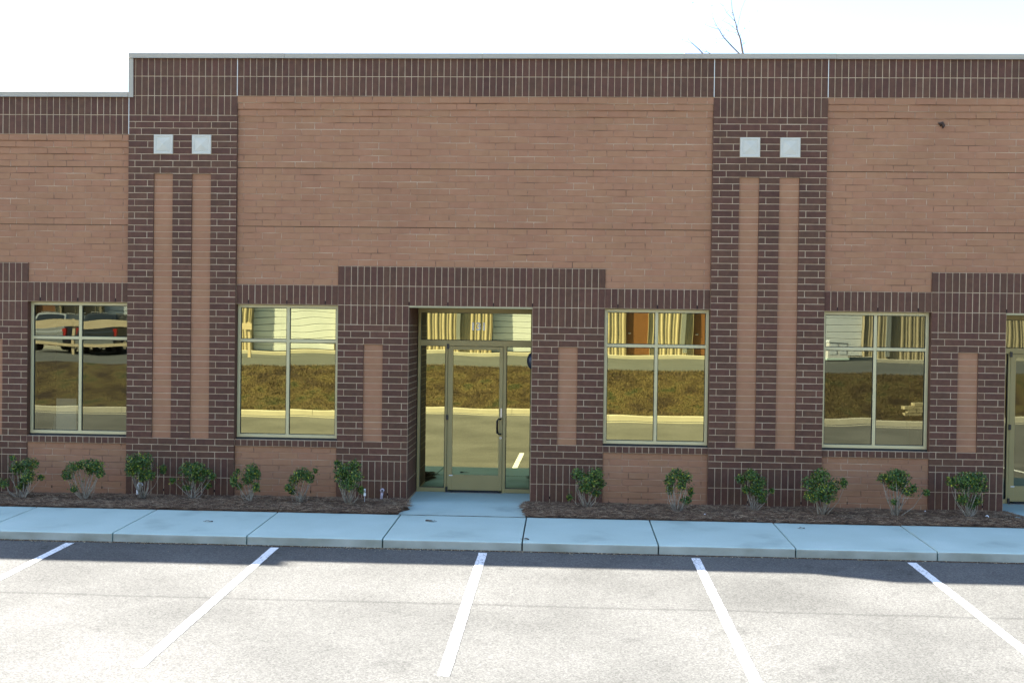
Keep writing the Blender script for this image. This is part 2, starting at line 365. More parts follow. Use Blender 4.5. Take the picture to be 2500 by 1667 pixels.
def reg(part, c0, c1, r0, r1, y, yb=.25): regions.setdefault(part, []).append((c0*m, c1*m, y+REC, yb, Z(r1), Z(r0)))
def course(kind_, part, c0, c1, r, y, joint):
    xs_ = [c0]+[c for c in range(c0+1, c1) if (c-joint) % 3 == 0]+[c1]
    for a, b in zip(xs_[:-1], xs_[1:]): add(kind_, part, a, b, r, r+1, y)
def soldiers(part, c0, c1, r, y, bot=None):
    for c in range(c0, c1): add('soldier_brick', part, c, c+1, r, bot or r+3, y)
def field(part, c0, c1, r0, r1, y, o, flip):
    for r in range(r0, r1):
        course('brick', part, c0, c1, r, y, o+((r+flip) % 2))
weeps = []
BOT = 70
for bay, (o, T) in enumerate(((-90, 6), (0, 0), (90, 0))):
    fl = 0 if o <= 0 else 1
    F = ('wall', bay); Q = ('entrance_surround', bay); B = ('parapet_band', bay)
    # parapet band of two soldier courses
    soldiers(B, o, o+73, T, YB); soldiers(B, o, o+73, T+3, YB); reg(B, o, o+73, T-.3, T+6, YB)
    for i in range(3):                                # three stepped courses below it
        y = YB+.008+(YF-YB-.008)*i/3
        field(F, o, o+73, T+6+i, T+7+i, y, o, fl); reg(F, o, o+73, T+6+i, T+7+i, y)
    for r0, r1 in ((T+9, 17), (17, 26), (26, 32)):
        field(F, o, o+73, r0, r1, YF, o, fl); reg(F, o, o+73, r0, r1, YF)
    for a in (0, 57):
        field(F, o+a, o+a+16, 32, 35, YF, o, fl); reg(F, o+a, o+a+16, 32, 35, YF)
        H = ('window_header', bay, a); soldiers(H, o+a, o+a+16, 35, YP); reg(H, o+a, o+a+16, 35, 38, YP)
        S = ('window_sill', bay, a)
        for c in range(o+a, o+a+16): add('rowlock_brick', S, c, c+1, 59, 60, YP-.008)
        reg(S, o+a, o+a+16, 59, 60, YP-.008)
        field(F, o+a, o+a+16, 60, BOT, YF, o, fl); reg(F, o+a, o+a+16, 60, BOT, YF)
        for c in (2, 8, 14): weeps.append((o+a+c, 38, YP))
        weeps.append((o+a+4, 67.2, YF)); weeps.append((o+a+12, 67.2, YF))
    # entrance surround: soldiers over, piers with a light strip either side
    soldiers(Q, o+16, o+57, 32, YP); soldiers(Q, o+16, o+57, 35, YP); reg(Q, o+16, o+57, 32, 38, YP)
    for c in (27, 33, 40, 46): weeps.append((o+c, 38, YP))
    for a in (16, 46):
        p = o+a; soldiers(Q, p, p+11, 38, YP)
        for r in (41, 43, 59, 61): course('dark_brick', Q, p, p+11, r, YP, p+1)
        for r in (42, 60): course('dark_brick', Q, p, p+11, r, YP, p+2)
        for r in range(44, 59):
            if r % 2 == 0: cs = ((0, 3), (3, 4), (7, 8), (8, 11))
            else: cs = ((0, 1), (1, 4), (7, 10), (10, 11))
            for c0, c1 in cs: add('dark_brick', Q, p+c0, p+c1, r, r+1, YP)
            add('brick', Q, p+4, p+7, r, r+1, YP+.022)
        soldiers(Q, p, p+11, 62, YP); soldiers(Q, p, p+11, 65, YP, BOT)
        yb = 1.02
        reg(Q, p, p+11, 38, 44, YP, yb); reg(Q, p, p+11, 59, BOT, YP, yb)
        reg(Q, p, p+4, 44, 59, YP, yb); reg(Q, p+7, p+11, 44, 59, YP, yb); reg(Q, p+4, p+7, 44, 59, YP+.022, yb)
        weeps.append((p+3 if a == 46 else p+8, 67.3, YP))
for k, o in enumerate((-17, 73, 163)):                    # pilasters
    p = o; K = ('pilaster', k)
    for r in (0, 3, 6): soldiers(K, p, p+17, r, YB)
    for r in list(range(9, 12))+list(range(15, 18)): course('dark_brick', K, p, p+17, r, YB, p+(2 if r % 2 else 1))
    for r in (12, 13, 14):
        cs = ((0, 1), (1, 4), (7, 10), (13, 16), (16, 17)) if r != 13 else ((0, 3), (3, 4), (7, 8), (8, 10), (13, 14), (14, 17))
        for c0, c1 in cs: add('dark_brick', K, p+c0, p+c1, r, r+1, YB)
    for r in range(18, 59):
        cs = ((0, 1), (1, 4), (7, 10), (13, 16), (16, 17)) if r % 2 == 0 else ((0, 3), (3, 4), (7, 8), (8, 10), (13, 14), (14, 17))
        for c0, c1 in cs: add('dark_brick', K, p+c0, p+c1, r, r+1, YB)
        for c in (4, 10): add('brick', K, p+c, p+c+3, r, r+1, YB+.024)
    for r in (59, 60, 61): course('dark_brick', K, p, p+17, r, YB, p+(2 if r % 2 else 1))
    soldiers(K, p, p+17, 62, YB); soldiers(K, p, p+17, 65, YB, BOT)
    reg(K, p, p+17, -.3, 18, YB); reg(K, p, p+17, 59, BOT, YB)
    for a, b in ((0, 4), (7, 10), (13, 17)): reg(K, p+a, p+b, 18, 59, YB)
    for c in (4, 10): reg(K, p+c, p+c+3, 18, 59, YB+.024)
    weeps.append((p+6, 67.3, YB)); weeps.append((p+14, 67.3, YB))

PARTS = {}
for key, boxes in regions.items():
    mb = MB()
    for b in boxes: mb.box(b[0], b[1], b[2], b[3], b[4], b[5])
    ob = PARTS[key] = P(mb, key[0], M['fmortar'] if key[0] == 'wall' else M['mortar'])
    ob.data.materials.append(M['light_i'] if key[0] == 'wall' else M['dark_i']); ob.data.materials.append(M['smortar'])
    jambs = [(o+c)*m for o in (-90, 0, 90) for c in (27, 46)]
    for p in ob.data.polygons:
        if abs(p.normal.x) > .5 and not (key[0] == 'entrance_surround' and min(abs(p.center.x-j) for j in jambs) < .01): p.material_index = 1
        elif p.normal.z < -.5: p.material_index = 1
        elif p.normal.y < -.5 and key[0] != 'wall' and key[0] != 'parapet_band' and abs((p.center.y-REC) % .05) > 1e-9 and round(p.center.y-REC, 4) in (round(YP+.022, 4), round(YB+.024, 4)): p.material_index = 2
# thin dark shelf joints in the field
for bay, (o, T) in enumerate(((-90, 6), (0, 0), (90, 0))):
    mb = MB()
    for r in (17, 26): mb.box(o*m+.004, (o+73)*m-.004, YF+.0015, YF+.012, Z(r)-.005, Z(r)+.005)
    P(mb, 'shelf_joint', M['shelf'], PARTS[('wall', bay)])

# bricks: the nearest 300 of each kind are objects, the others one mesh per material
camp = Vector((5.196, -17.05, 2.757))
def dist(b): return math.hypot((b[2]+b[3])/2-camp.x, (b[4]+b[5])/2-camp.z)+(0 if b[3]-b[2] > .15 or b[5]-b[4] > .15 else 3)
meshcache = {}
stuff = {'light': MB(), 'dark': MB()}
BACK = .035
for kd in ('brick', 'dark_brick', 'soldier_brick', 'rowlock_brick'):
    bs = sorted((b for b in BRICKS if b[0] == kd), key=dist)
    lim = 300 if kd != 'rowlock_brick' else 300
    mo = M['light_o'] if kd == 'brick' else M['dark_o']; st = stuff['light' if kd == 'brick' else 'dark']
    for i, b in enumerate(bs):
        _, part, x0, x1, z0, z1, y = b
        jy = rnd.gauss(0, .0008 if kd != 'brick' else .0012)
        if i < lim:
            w, h = round(x1-x0, 4), round(z1-z0, 4)
            if (kd, w, h) not in meshcache:
                g = MB(); g.brick(-w/2, w/2, 0, BACK, -h/2, h/2); meshcache[(kd, w, h)] = g.mesh(kd, mo)
            pr = PARTS[part]
            ob = link(kd, meshcache[(kd, w, h)], pr, ((x0+x1)/2, y+jy, (z0+z1)/2))
            ob.rotation_euler = (rnd.gauss(0, .002), rnd.gauss(0, .0015), rnd.gauss(0, .002))
            ob.matrix_parent_inverse = Matrix.Translation(-wloc(pr))
        else:
            st.brick(x0+rnd.gauss(0, .0008), x1+rnd.gauss(0, .0008), y+jy, y+BACK, z0+rnd.gauss(0, .0005), z1+rnd.gauss(0, .0005))
# bricks on the entrance reveals (face along x)
def reveal(mb, c, sgn, r0, r1, y0, y1):
    x = c*m; n = len(mb.v)
    mb.brick(y0+JW, y1-JW, 0, .02, Z(r1)+JW, Z(r0)-JW)
    for i in range(n, len(mb.v)):
        a, d, z = mb.v[i]; mb.v[i] = (x+sgn*(REC-d), a, z)
    if sgn > 0: mb.f[-9:] = [f for f in mb.f[-9:]]
    else: mb.f[-9:] = [f[::-1] for f in mb.f[-9:]]
for o in (-90, 0, 90):
    for c, sg in ((27, 1), (46, -1)):
        for r in range(38, 68):
            if r < 41 or r >= 62:
                if r in (38, 62, 65):
                    for k in range(10): reveal(stuff['dark'], o+c, sg, r, r+3, .004+k*m, .004+(k+1)*m)
            else:
                ys_ = [0]+[k for k in range(1, 10) if (k-(1+r % 2)) % 3 == 0]+[10]
                for a, b in zip(ys_[:-1], ys_[1:]): reveal(stuff['dark'], o+c, sg, r, r+1, .004+a*m, .004+b*m)
for k_, mn in (('light', 'light_i'), ('dark', 'dark_i')):
    kind(P(stuff[k_], k_+'_brickwork', M[mn]), 'stuff')

# weep slots, control joints, cast stone tiles
for c, r, y in weeps:
    mb = MB(); mb.box(c*m-.006, c*m+.006, y-.002, y+.02, Z(r)+.004, Z(r)+(.062 if r < 60 else .045)); P(mb, 'weep_slot', M['slot'])
for c in (-17, 0, 73, 90, 163):
    mb = MB(); r0, r1 = (6.3, 12) if c == -17 else (0, 6); mb.box(c*m-.0055, c*m+.0055, YB-.0012, YB+.02, Z(r1)+.004, Z(r0)); P(mb, 'control_joint', M['sealant'])
for p in (-17, 73, 163):
    for c in (4, 10):
        x0, x1, z0, z1 = (p+c)*m+.003, (p+c+3)*m-.003, Z(15)+.003, Z(12)-.003; y = YB-.014
        mb = MB(); i = .03; j = .048; xm, zm = (x0+x1)/2, (z0+z1)/2
        A = [(x0, y, z0), (x1, y, z0), (x1, y, z1), (x0, y, z1)]
        Bq = [(x0+i, y, z0+i), (x1-i, y, z0+i), (x1-i, y, z1-i), (x0+i, y, z1-i)]
        Cq = [(x0+j-.008, y+.006, z0+j-.008), (x1-j+.008, y+.006, z0+j-.008), (x1-j+.008, y+.006, z1-j+.008), (x0+j-.008, y+.006, z1-j+.008)]
        Dq = [(x0+j, y+.004, z0+j), (x1-j, y+.004, z0+j), (x1-j, y+.004, z1-j), (x0+j, y+.004, z1-j)]
        Bk = [(a[0], .05, a[2]) for a in A]
        for k in range(4):
            l = (k+1) % 4
            mb.quad(A[k], A[l], Bq[l], Bq[k]); mb.quad(Bq[k], Bq[l], Cq[l], Cq[k]); mb.quad(Cq[k], Cq[l], Dq[l], Dq[k])
            mb.tri(Dq[k], Dq[l], (xm, y-.016, zm)); mb.quad(Bk[k], Bk[l], A[l], A[k])
        P(mb, 'stone_tile', M['tile'], PARTS[('pilaster', {-17: 0, 73: 1, 163: 2}[p])])

# metal coping along the parapet with seams, stepping down beside the pilaster
def coping(x0, x1, zt):
    prof = [(YB-.030, zt-.004), (YB-.026, zt-.071), (YB-.040, zt-.080), (YB-.040, zt-.084), (YB-.010, zt-.084), (YB-.010, zt-.03), (.26, zt-.03), (.26, zt+.012)]
    mb = MB(); mb.prism(prof, 'x', x0, x1); return P(mb, 'coping', M['coping'])
ZH, ZL = 6.966, 6.356
x = -17*m-.004; seams = [x, .75, 3.85, 6.95, 9.26, 12.3, 15.4, 18.5]
for a, b in zip(seams[:-1], seams[1:]): coping(a, b-.004, ZH+rnd.uniform(-.0025, .0025))
for a, b in ((-9.14, -6.1), (-6.1, -3.0), (-3.0, -17*m-.006)): coping(a, b-.004, ZL+rnd.uniform(-.002, .002))
mb = MB(); mb.prism([(-17*m-.004, ZL-.084), (-17*m+.072, ZL-.084), (-17*m+.068, ZH-.086), (-17*m-.004, ZH-.086)], 'y', YB-.024, .25); P(mb, 'coping', M['coping'])

# backing shell: low and high side walls, far extensions, roof
mb = MB(); mb.box(-26, -9.15, YF, .25, -.3, 6.96); mb.box(18.31, 34, YF, .25, -.3, 6.88); P(mb, 'end_wall', M['bricktex'])
mb = MB(); mb.box(-26, 34, 21.75, 22, -.3, 6.2); mb.box(-26, -25.75, .26, 21.7, -.3, 6.2); mb.box(33.75, 34, .26, 21.7, -.3, 6.2); P(mb, 'back_wall', M['bricktex'])
mb = MB(); mb.box(-25.7, 33.7, .26, 21.7, 5.9, 6.0); P(mb, 'roof', M['roof'])
mb = MB(); mb.box(-25.7, 33.7, 1.35, 21.7, -.10, -.03); mb.box(-25.7, 33.7, 6.0, 6.1, -.02, 5.8)
for x in (-9.0, -.9, 8.25, 17.4): mb.box(x-.06, x+.06, .27, 5.95, -.02, 5.8)
mb.box(-25.7, 33.7, .27, 5.95, 3.3, 3.4)
for o in (-90, 0, 90):
    mb.box((o+2)*m, (o+26)*m, .27, 1.3, -.10, -.03) ; mb.box((o+47)*m, (o+71)*m, .27, 1.3, -.10, -.03)
P(mb, 'interior_shell', M['room'])

# ------------------------------------------------------------------ windows
def pane(name, x0, x1, z0, z1, y, mt, parent, seed, amp=1.0):
    r = random.Random(seed); nx, nz = 14, 18
    tx, tz = r.uniform(-.0010, .0010), r.uniform(-.0008, .0008)
    w = [(r.uniform(2.5, 7), r.uniform(1.5, 6), r.uniform(0, 6.3), r.uniform(.00004, .00011)*amp) for _ in range(5)]
    mb = MB(); cx, cz = (x0+x1)/2, (z0+z1)/2
    for k in range(nz+1):
        for i in range(nx+1):
            X = x0+(x1-x0)*i/nx; Zz = z0+(z1-z0)*k/nz
            dy = (X-cx)*tx+(Zz-cz)*tz+sum(a*math.sin(p*(X-x0)+q*(Zz-z0)*1.6+f) for p, q, f, a in w)
            mb.v.append((X, y+dy, Zz))
    for k in range(nz):
        for i in range(nx):
            a = k*(nx+1)+i; mb.f.append((a, a+1, a+nx+2, a+nx+1))
    return P(mb, name, mt, parent, True)
def bar(mb, x0, x1, z0, z1, y0=.10, y1=.20, c=.004):
    n = len(mb.v); mb.prism([(x0, y1), (x0, y0+c), (x0+c, y0), (x1-c, y0), (x1, y0+c), (x1, y1)], 'z', z0, z1)
def hbar(mb, x0, x1, z0, z1, y0=.10, y1=.20, c=.004):
    mb.prism([(y1, z0), (y0+c, z0), (y0, z0+c), (y0, z1-c), (y0+c, z1), (y1, z1)], 'x', x0, x1)
wi = 0
for bay, o in enumerate((-90, 0, 90)):
    for a in (0, 57):
        wi += 1; x0, x1 = (o+a)*m, (o+a+16)*m; z0, z1 = Z(58.72), Z(38)-.004
        gm = M['gold'] if o == 0 else M['bronze']
        we = empty('window', None or ((x0+x1)/2, .1, z0)); we.parent = bld; we.matrix_parent_inverse = Matrix.Translation(-OFF)
        fr = MB(); t = .052
        bar(fr, x0+.004, x0+t, z0, z1); bar(fr, x1-t, x1-.004, z0, z1)
        hbar(fr, x0+t, x1-t, z0, z0+t, .101); hbar(fr, x0+t, x1-t, z1-t, z1, .101)
        P(fr, 'frame', M['frame'], we)
        zt = z1-(z1-z0)*.272; xm = (x0+x1)/2
        mu = MB(); bar(mu, xm-.024, xm+.024, z0+t, z1-t, .103); P(mu, 'mullion', M['frame'], we)
        for xa, xb in ((x0+t, xm-.024), (xm+.024, x1-t)):
            tr = MB(); hbar(tr, xa, xb, zt-.024, zt+.024, .105); P(tr, 'transom_bar', M['frame'], we)
            for za, zb in ((z0+t, zt-.024), (zt+.024, z1-t)):
                gk = MB(); q = .009
                gk.box(xa, xa+q, .118, .14, za, zb); gk.box(xb-q, xb, .118, .14, za, zb)
                gk.box(xa+q, xb-q, .118, .14, za, za+q); gk.box(xa+q, xb-q, .118, .14, zb-q, zb); P(gk, 'gasket', M['gasket'], we)
                pane('pane', xa+.002, xb-.002, za+.002, zb-.002, .131, gm, we, wi*10+int(za*7)+int(xa*13), .62)
        sl = MB(); sl.box(x0+.004, x1-.004, .085, .25, Z(59)+.001, z0); P(sl, 'sill_pan', M['gasket'], we)
        hd = MB(); hd.box(x0, x1, YP+.012, .26, Z(38)-.003, Z(38)+.004); P(hd, 'steel_lintel', M['brown'], we)

# ------------------------------------------------------------------ entrances
def text_mesh(body, size, mt):
    cu = bpy.data.curves.new('text', 'FONT'); cu.body = body; cu.size = size; cu.extrude = .001; cu.align_x = 'CENTER'; cu.offset = .0055; cu.space_character = 1.02
    ob = bpy.data.objects.new('text', cu); C.objects.link(ob)
    dg = bpy.context.evaluated_depsgraph_get(); me = bpy.data.meshes.new_from_object(ob.evaluated_get(dg))
    bpy.data.objects.remove(ob); me.materials.clear(); me.materials.append(mt); return me
for bay, o in enumerate((-90, 0, 90)):
    dx = o*m; gm = M['gold'] if o == 0 else M['bronze']; Y0, Y1 = 1.075, 1.175
    sf = MB(); sf.box(27*m+dx+.012, 46*m+dx-.012, .03, 1.20, 3.040, 3.046); sf.box(27*m+dx+.003, 46*m+dx-.003, .004, .03, 3.022, 3.046)
    P(sf, 'entrance_soffit', M['frame2'])
    fr = MB(); L_, R_ = 2.748+dx, 4.669+dx
    bar(fr, L_, 2.793+dx, -.02, 3.038, Y0, Y1); bar(fr, 4.628+dx, R_, -.02, 3.038, Y0, Y1)
    hbar(fr, 2.793+dx, 4.628+dx, 2.960, 3.036, Y0+.001, Y1); hbar(fr, 2.793+dx, 4.628+dx, 2.412, 2.508, Y0+.001, Y1)
    bar(fr, 3.208+dx, 3.245+dx, -.015, 2.412, Y0+.003, Y1); bar(fr, 4.172+dx, 4.224+dx, -.015, 2.412, Y0+.003, Y1)
    hbar(fr, 2.793+dx, 3.208+dx, -.012, .058, Y0+.004, Y1); hbar(fr, 4.224+dx, 4.628+dx, -.012, .058, Y0+.004, Y1)
    P(fr, 'entrance_frame', M['eframe'])
    for nm, xa, xb, za, zb, sd_ in (('transom_pane', 2.793, 4.628, 2.508, 2.960, 1), ('sidelight_pane', 2.793, 3.208, .058, 2.412, 2), ('sidelight_pane', 4.224, 4.628, .058, 2.412, 3)):
        xa += dx; xb += dx; gk = MB(); q = .008
        gk.box(xa, xa+q, Y0+.02, Y0+.05, za, zb); gk.box(xb-q, xb, Y0+.02, Y0+.05, za, zb); gk.box(xa+q, xb-q, Y0+.02, Y0+.05, za, za+q); gk.box(xa+q, xb-q, Y0+.02, Y0+.05, zb-q, zb)
        P(gk, 'gasket', M['gasket'])
        pane(nm, xa+.002, xb-.002, za+.002, zb-.002, Y0+.038, gm, bld, 500+sd_+o, .6)
    # the door leaf
    d = MB(); D0, D1 = Y0+.012, Y0+.056; xa, xb = 3.249+dx, 4.168+dx; zb, zt = .022, 2.406
    bar(d, xa, xa+.088, zb, zt, D0, D1); bar(d, xb-.062, xb, zb, zt, D0, D1)
    hbar(d, xa+.088, xb-.062, zb, .275, D0+.002, D1); hbar(d, xa+.088, xb-.062, 2.350, zt, D0+.002, D1)
    door = P(d, 'door', M['eframe'])
    pane('door_pane', xa+.086, xb-.060, .273, 2.352, D0+.022, gm, door, 540+o, .5)
    h = MB(); hx, hy = 4.140+dx, D0
    h.tube([(hx, hy+.002, 1.215), (hx, hy-.045, 1.215), (hx-.03, hy-.066, 1.213), (hx-.058, hy-.07, 1.19), (hx-.062, hy-.07, 1.09), (hx-.058, hy-.07, .99), (hx-.03, hy-.066, .967), (hx, hy-.045, .965), (hx, hy+.002, .965)], .0125, 8); P(h, 'pull_handle', M['black'], door, True)
    h = MB(); h.tube([(hx, hy+.004, .90), (hx, hy-.010, .90)], [.021, .019], 14); P(h, 'lock_cylinder', M['steel'], door)
    h = MB(); h.box(hx-.004, hx+.004, hy-.0115, hy-.0095, .893, .907); P(h, 'key_slot', M['black'], door)
    for z in (2.40, 1.225, .03):
        h = MB(); h.box(3.232+dx, 3.268+dx, Y0-.018, Y0+.01, z-.04, z+.045); P(h, 'pivot_hinge', M['black'], door)
    h = MB(); h.box(xa+.09, xb-.05, Y0+.02, Y0+.05, -.012, .020); P(h, 'door_sweep', M['gasket'], door)
    h = MB(); h.box(xa+.04, xa+.10, D0-.0014, D0+.001, .257, .270); P(h, 'sticker', M['vinyl'], door)
    h = MB(); h.box(xb-.035, xb-.012, D0-.0012, D0+.001, 1.24, 1.39); P(h, 'push_label', M['steel'], door)
    th = MB(); th.box(3.245+dx, 4.172+dx, Y0-.06, Y0+.07, -.022, -.012); P(th, 'threshold', M['steel'])
    if o == 0:
        me = text_mesh('131', .178, M['vinyl'])
        t = link('unit_number', me, bld, (3.748, Y0+.033, 2.680)); t.rotation_euler = (math.pi/2, 0, 0); t.matrix_parent_inverse = Matrix.Translation(-OFF)
# dome-shaped fixture on the entrance reveal
fx = empty('wall_fixture', (46*m, .55, 2.20), 'dark dome-shaped wall fixture on the right-hand brick reveal of entrance 131', 'fixture')
g = MB(); n = 10; q = 16
for i in range(n+1):
    a = math.pi/2*i/n
    for j in range(q):
        b = 2*math.pi*j/q; g.v.append((-.012-.085*math.sin(a), .115*math.cos(a)*math.cos(b), .135*math.cos(a)*math.sin(b)))
for i in range(n):
    for j in range(q): k = (j+1) % q; g.f.append((i*q+j, i*q+k, (i+1)*q+k, (i+1)*q+j))
g.build('dome', M['navy'], fx, True)
g = MB(); g.tube([(-.004, 0, 0), (-.02, 0, 0)], [.142, .138], 20); g.build('back_plate', M['black'], fx)
# mud nest on the wall
g = MB(); g.tube([(0, .0, 0), (-.03, -.02, .035), (.01, -.03, .04), (.035, -.02, .0), (.02, -.015, -.04)], [.012, .024, .026, .022, .008], 7)
tag(g.build('mud_nest', M['nest'], None, True, (10.86, YF-.005, 5.885)), 'small dark mud nest stuck high on the light brick wall', 'nest')

# ------------------------------------------------------------------ planting beds with pine straw
def bedz(x, y):
    t = min(1, max(0, -y/1.08))
    w0 = min(1, max(0, (x+2.5)/3)); return (-.006+.026*w0)*(1-t)-.012*t+.024*math.sin(math.pi*t)+.018*noise.noise(Vector((x*2.1, y*2.6, 3)))+.01*noise.noise(Vector((x*7, y*7, 9)))
beds = [((-63-33)*m, -63*m), (-44*m, 27*m), (46*m, 117*m), (136*m, 200*m)]
def bed_ends(xa, xb, y):
    t = min(1, max(0, -y/1.08)); e = .05+.16*math.sin(math.pi*min(1, t*1.0))*(.6+.4*math.sin(y*9))
    return xa-e*(.4+.9*abs(noise.noise(Vector((xa, y*4, 0))))), xb+e*(.4+.9*abs(noise.noise(Vector((xb, y*4, 5)))))
for xa, xb in beds:
    g = MB(); nx = int((xb-xa)/.07); ny = 18
    for j in range(ny+1):
        y = -.02-1.075*j/ny; a, b = bed_ends(xa, xb, y)
        if j == 0: a, b = xa+.004, xb-.004
        for i in range(nx+1):
            x = a+(b-a)*i/nx; yy = y+(.035*noise.noise(Vector((x*3, 2, 1))) if j == ny else 0)
            edge = min(1, min(x-a, b-x)/.12)
            g.v.append((x, yy, max(bedz(x, yy)*edge-.032*(1-edge), -.03) if j < ny else -.043))
    for j in range(ny):
        for i in range(nx): k = j*(nx+1)+i; g.f.append((k, k+nx+1, k+nx+2, k+1))
    kind(g.build('planting_bed', M['bed'], None, True), 'structure')
r = random.Random(21); g = MB()
def strand(g, x, y, z, L, w, ang, lift, r):
    dx, dy = math.cos(ang)*L/2, math.sin(ang)*L/2; nx_, ny_ = -math.sin(ang)*w, math.cos(ang)*w
    bend = r.uniform(-.25, .25)*L; mx, my = x-math.sin(ang)*bend, y+math.cos(ang)*bend
    z0, z1, z2 = z+r.uniform(-.004, lift), z+r.uniform(0, lift)+.003, z+r.uniform(-.004, lift)
    n = len(g.v)
    g.v += [(x-dx, y-dy, z0), (mx-nx_, my-ny_, z1), (mx+nx_, my+ny_, z1+w), (x+dx, y+dy, z2)]
    g.f += [(n, n+1, n+2), (n+1, n+3, n+2)]
for xa, xb in ((-5.2, 27*m), (46*m, 117*m), (136*m, 15.0)):
    for _ in range(int((xb-xa)*3000)):
        y = -.03-1.09*r.random(); a, b = bed_ends(xa, xb, y); x = r.uniform(a-.02, b+.02)
        if y < -1.08 and r.random() < .6: continue
        if xa < -5 and x < -5.2: continue
        strand(g, x, y, max(bedz(x, y), -.028)+.004, r.uniform(.07, .20), r.uniform(.0015, .0045), r.gauss(0, .9), r.choice((.005, .01, .022)), r)
kind(g.build('pine_straw', M['straw']), 'stuff')
# dry flakes along the foot of the kerb and a few on the bed
r = random.Random(5); g = MB()
def flake(g, x, y, z, s, r):
    a = r.uniform(0, 6.3); c, sn = math.cos(a)*s, math.sin(a)*s; t = r.uniform(-.3, .3)*s; n = len(g.v)
    g.v += [(x-c, y-sn, z+.002), (x+sn*.5, y-c*.5, z+.003+abs(t)), (x+c, y+sn, z+.002), (x-sn*.5, y+c*.5, z+.004)]; g.f.append((n, n+1, n+2, n+3))
for _ in range(3200):
    x = r.uniform(-6, 14); d = 2.675+abs(r.gauss(0, .05)); dens = .5+.5*noise.noise(Vector((x*.5, 0, 4)))
    if x > 6 and r.random() < .55: continue
    if r.random() < dens+.25: flake(g, x, -d, lotz(d)+.007, r.uniform(.007, .018), r)
for _ in range(300):
    x = r.uniform(-5, 13); d = 2.7+abs(r.gauss(0, .35)); flake(g, x, -d, lotz(d), r.uniform(.004, .009), r)
for _ in range(500):
    x = r.uniform(-5, 13); y = r.uniform(-1.06, -.5)
    if 2.6 < x < 4.8 or x > 11.8: continue
    flake(g, x, y, bedz(x, y)+.012, r.uniform(.006, .014), r)
kind(g.build('leaf_litter', M['flake']), 'stuff')
# damp dirt line where the asphalt meets the kerb
g = MB(); n = 260
for i in range(n+1):
    x = -8+24*i/n; w = .035+.03*abs(noise.noise(Vector((x*1.7, 0, 0))))+.02*abs(noise.noise(Vector((x*8, 0, 0))))
    g.v += [(x, -2.669, lotz(2.669)+.007), (x, -2.669-w, lotz(2.67+w)+.003)]
for i in range(n): a = 2*i; g.f.append((a, a+1, a+3, a+2))
kind(g.build('kerb_dirt', M['bed']), 'stuff')

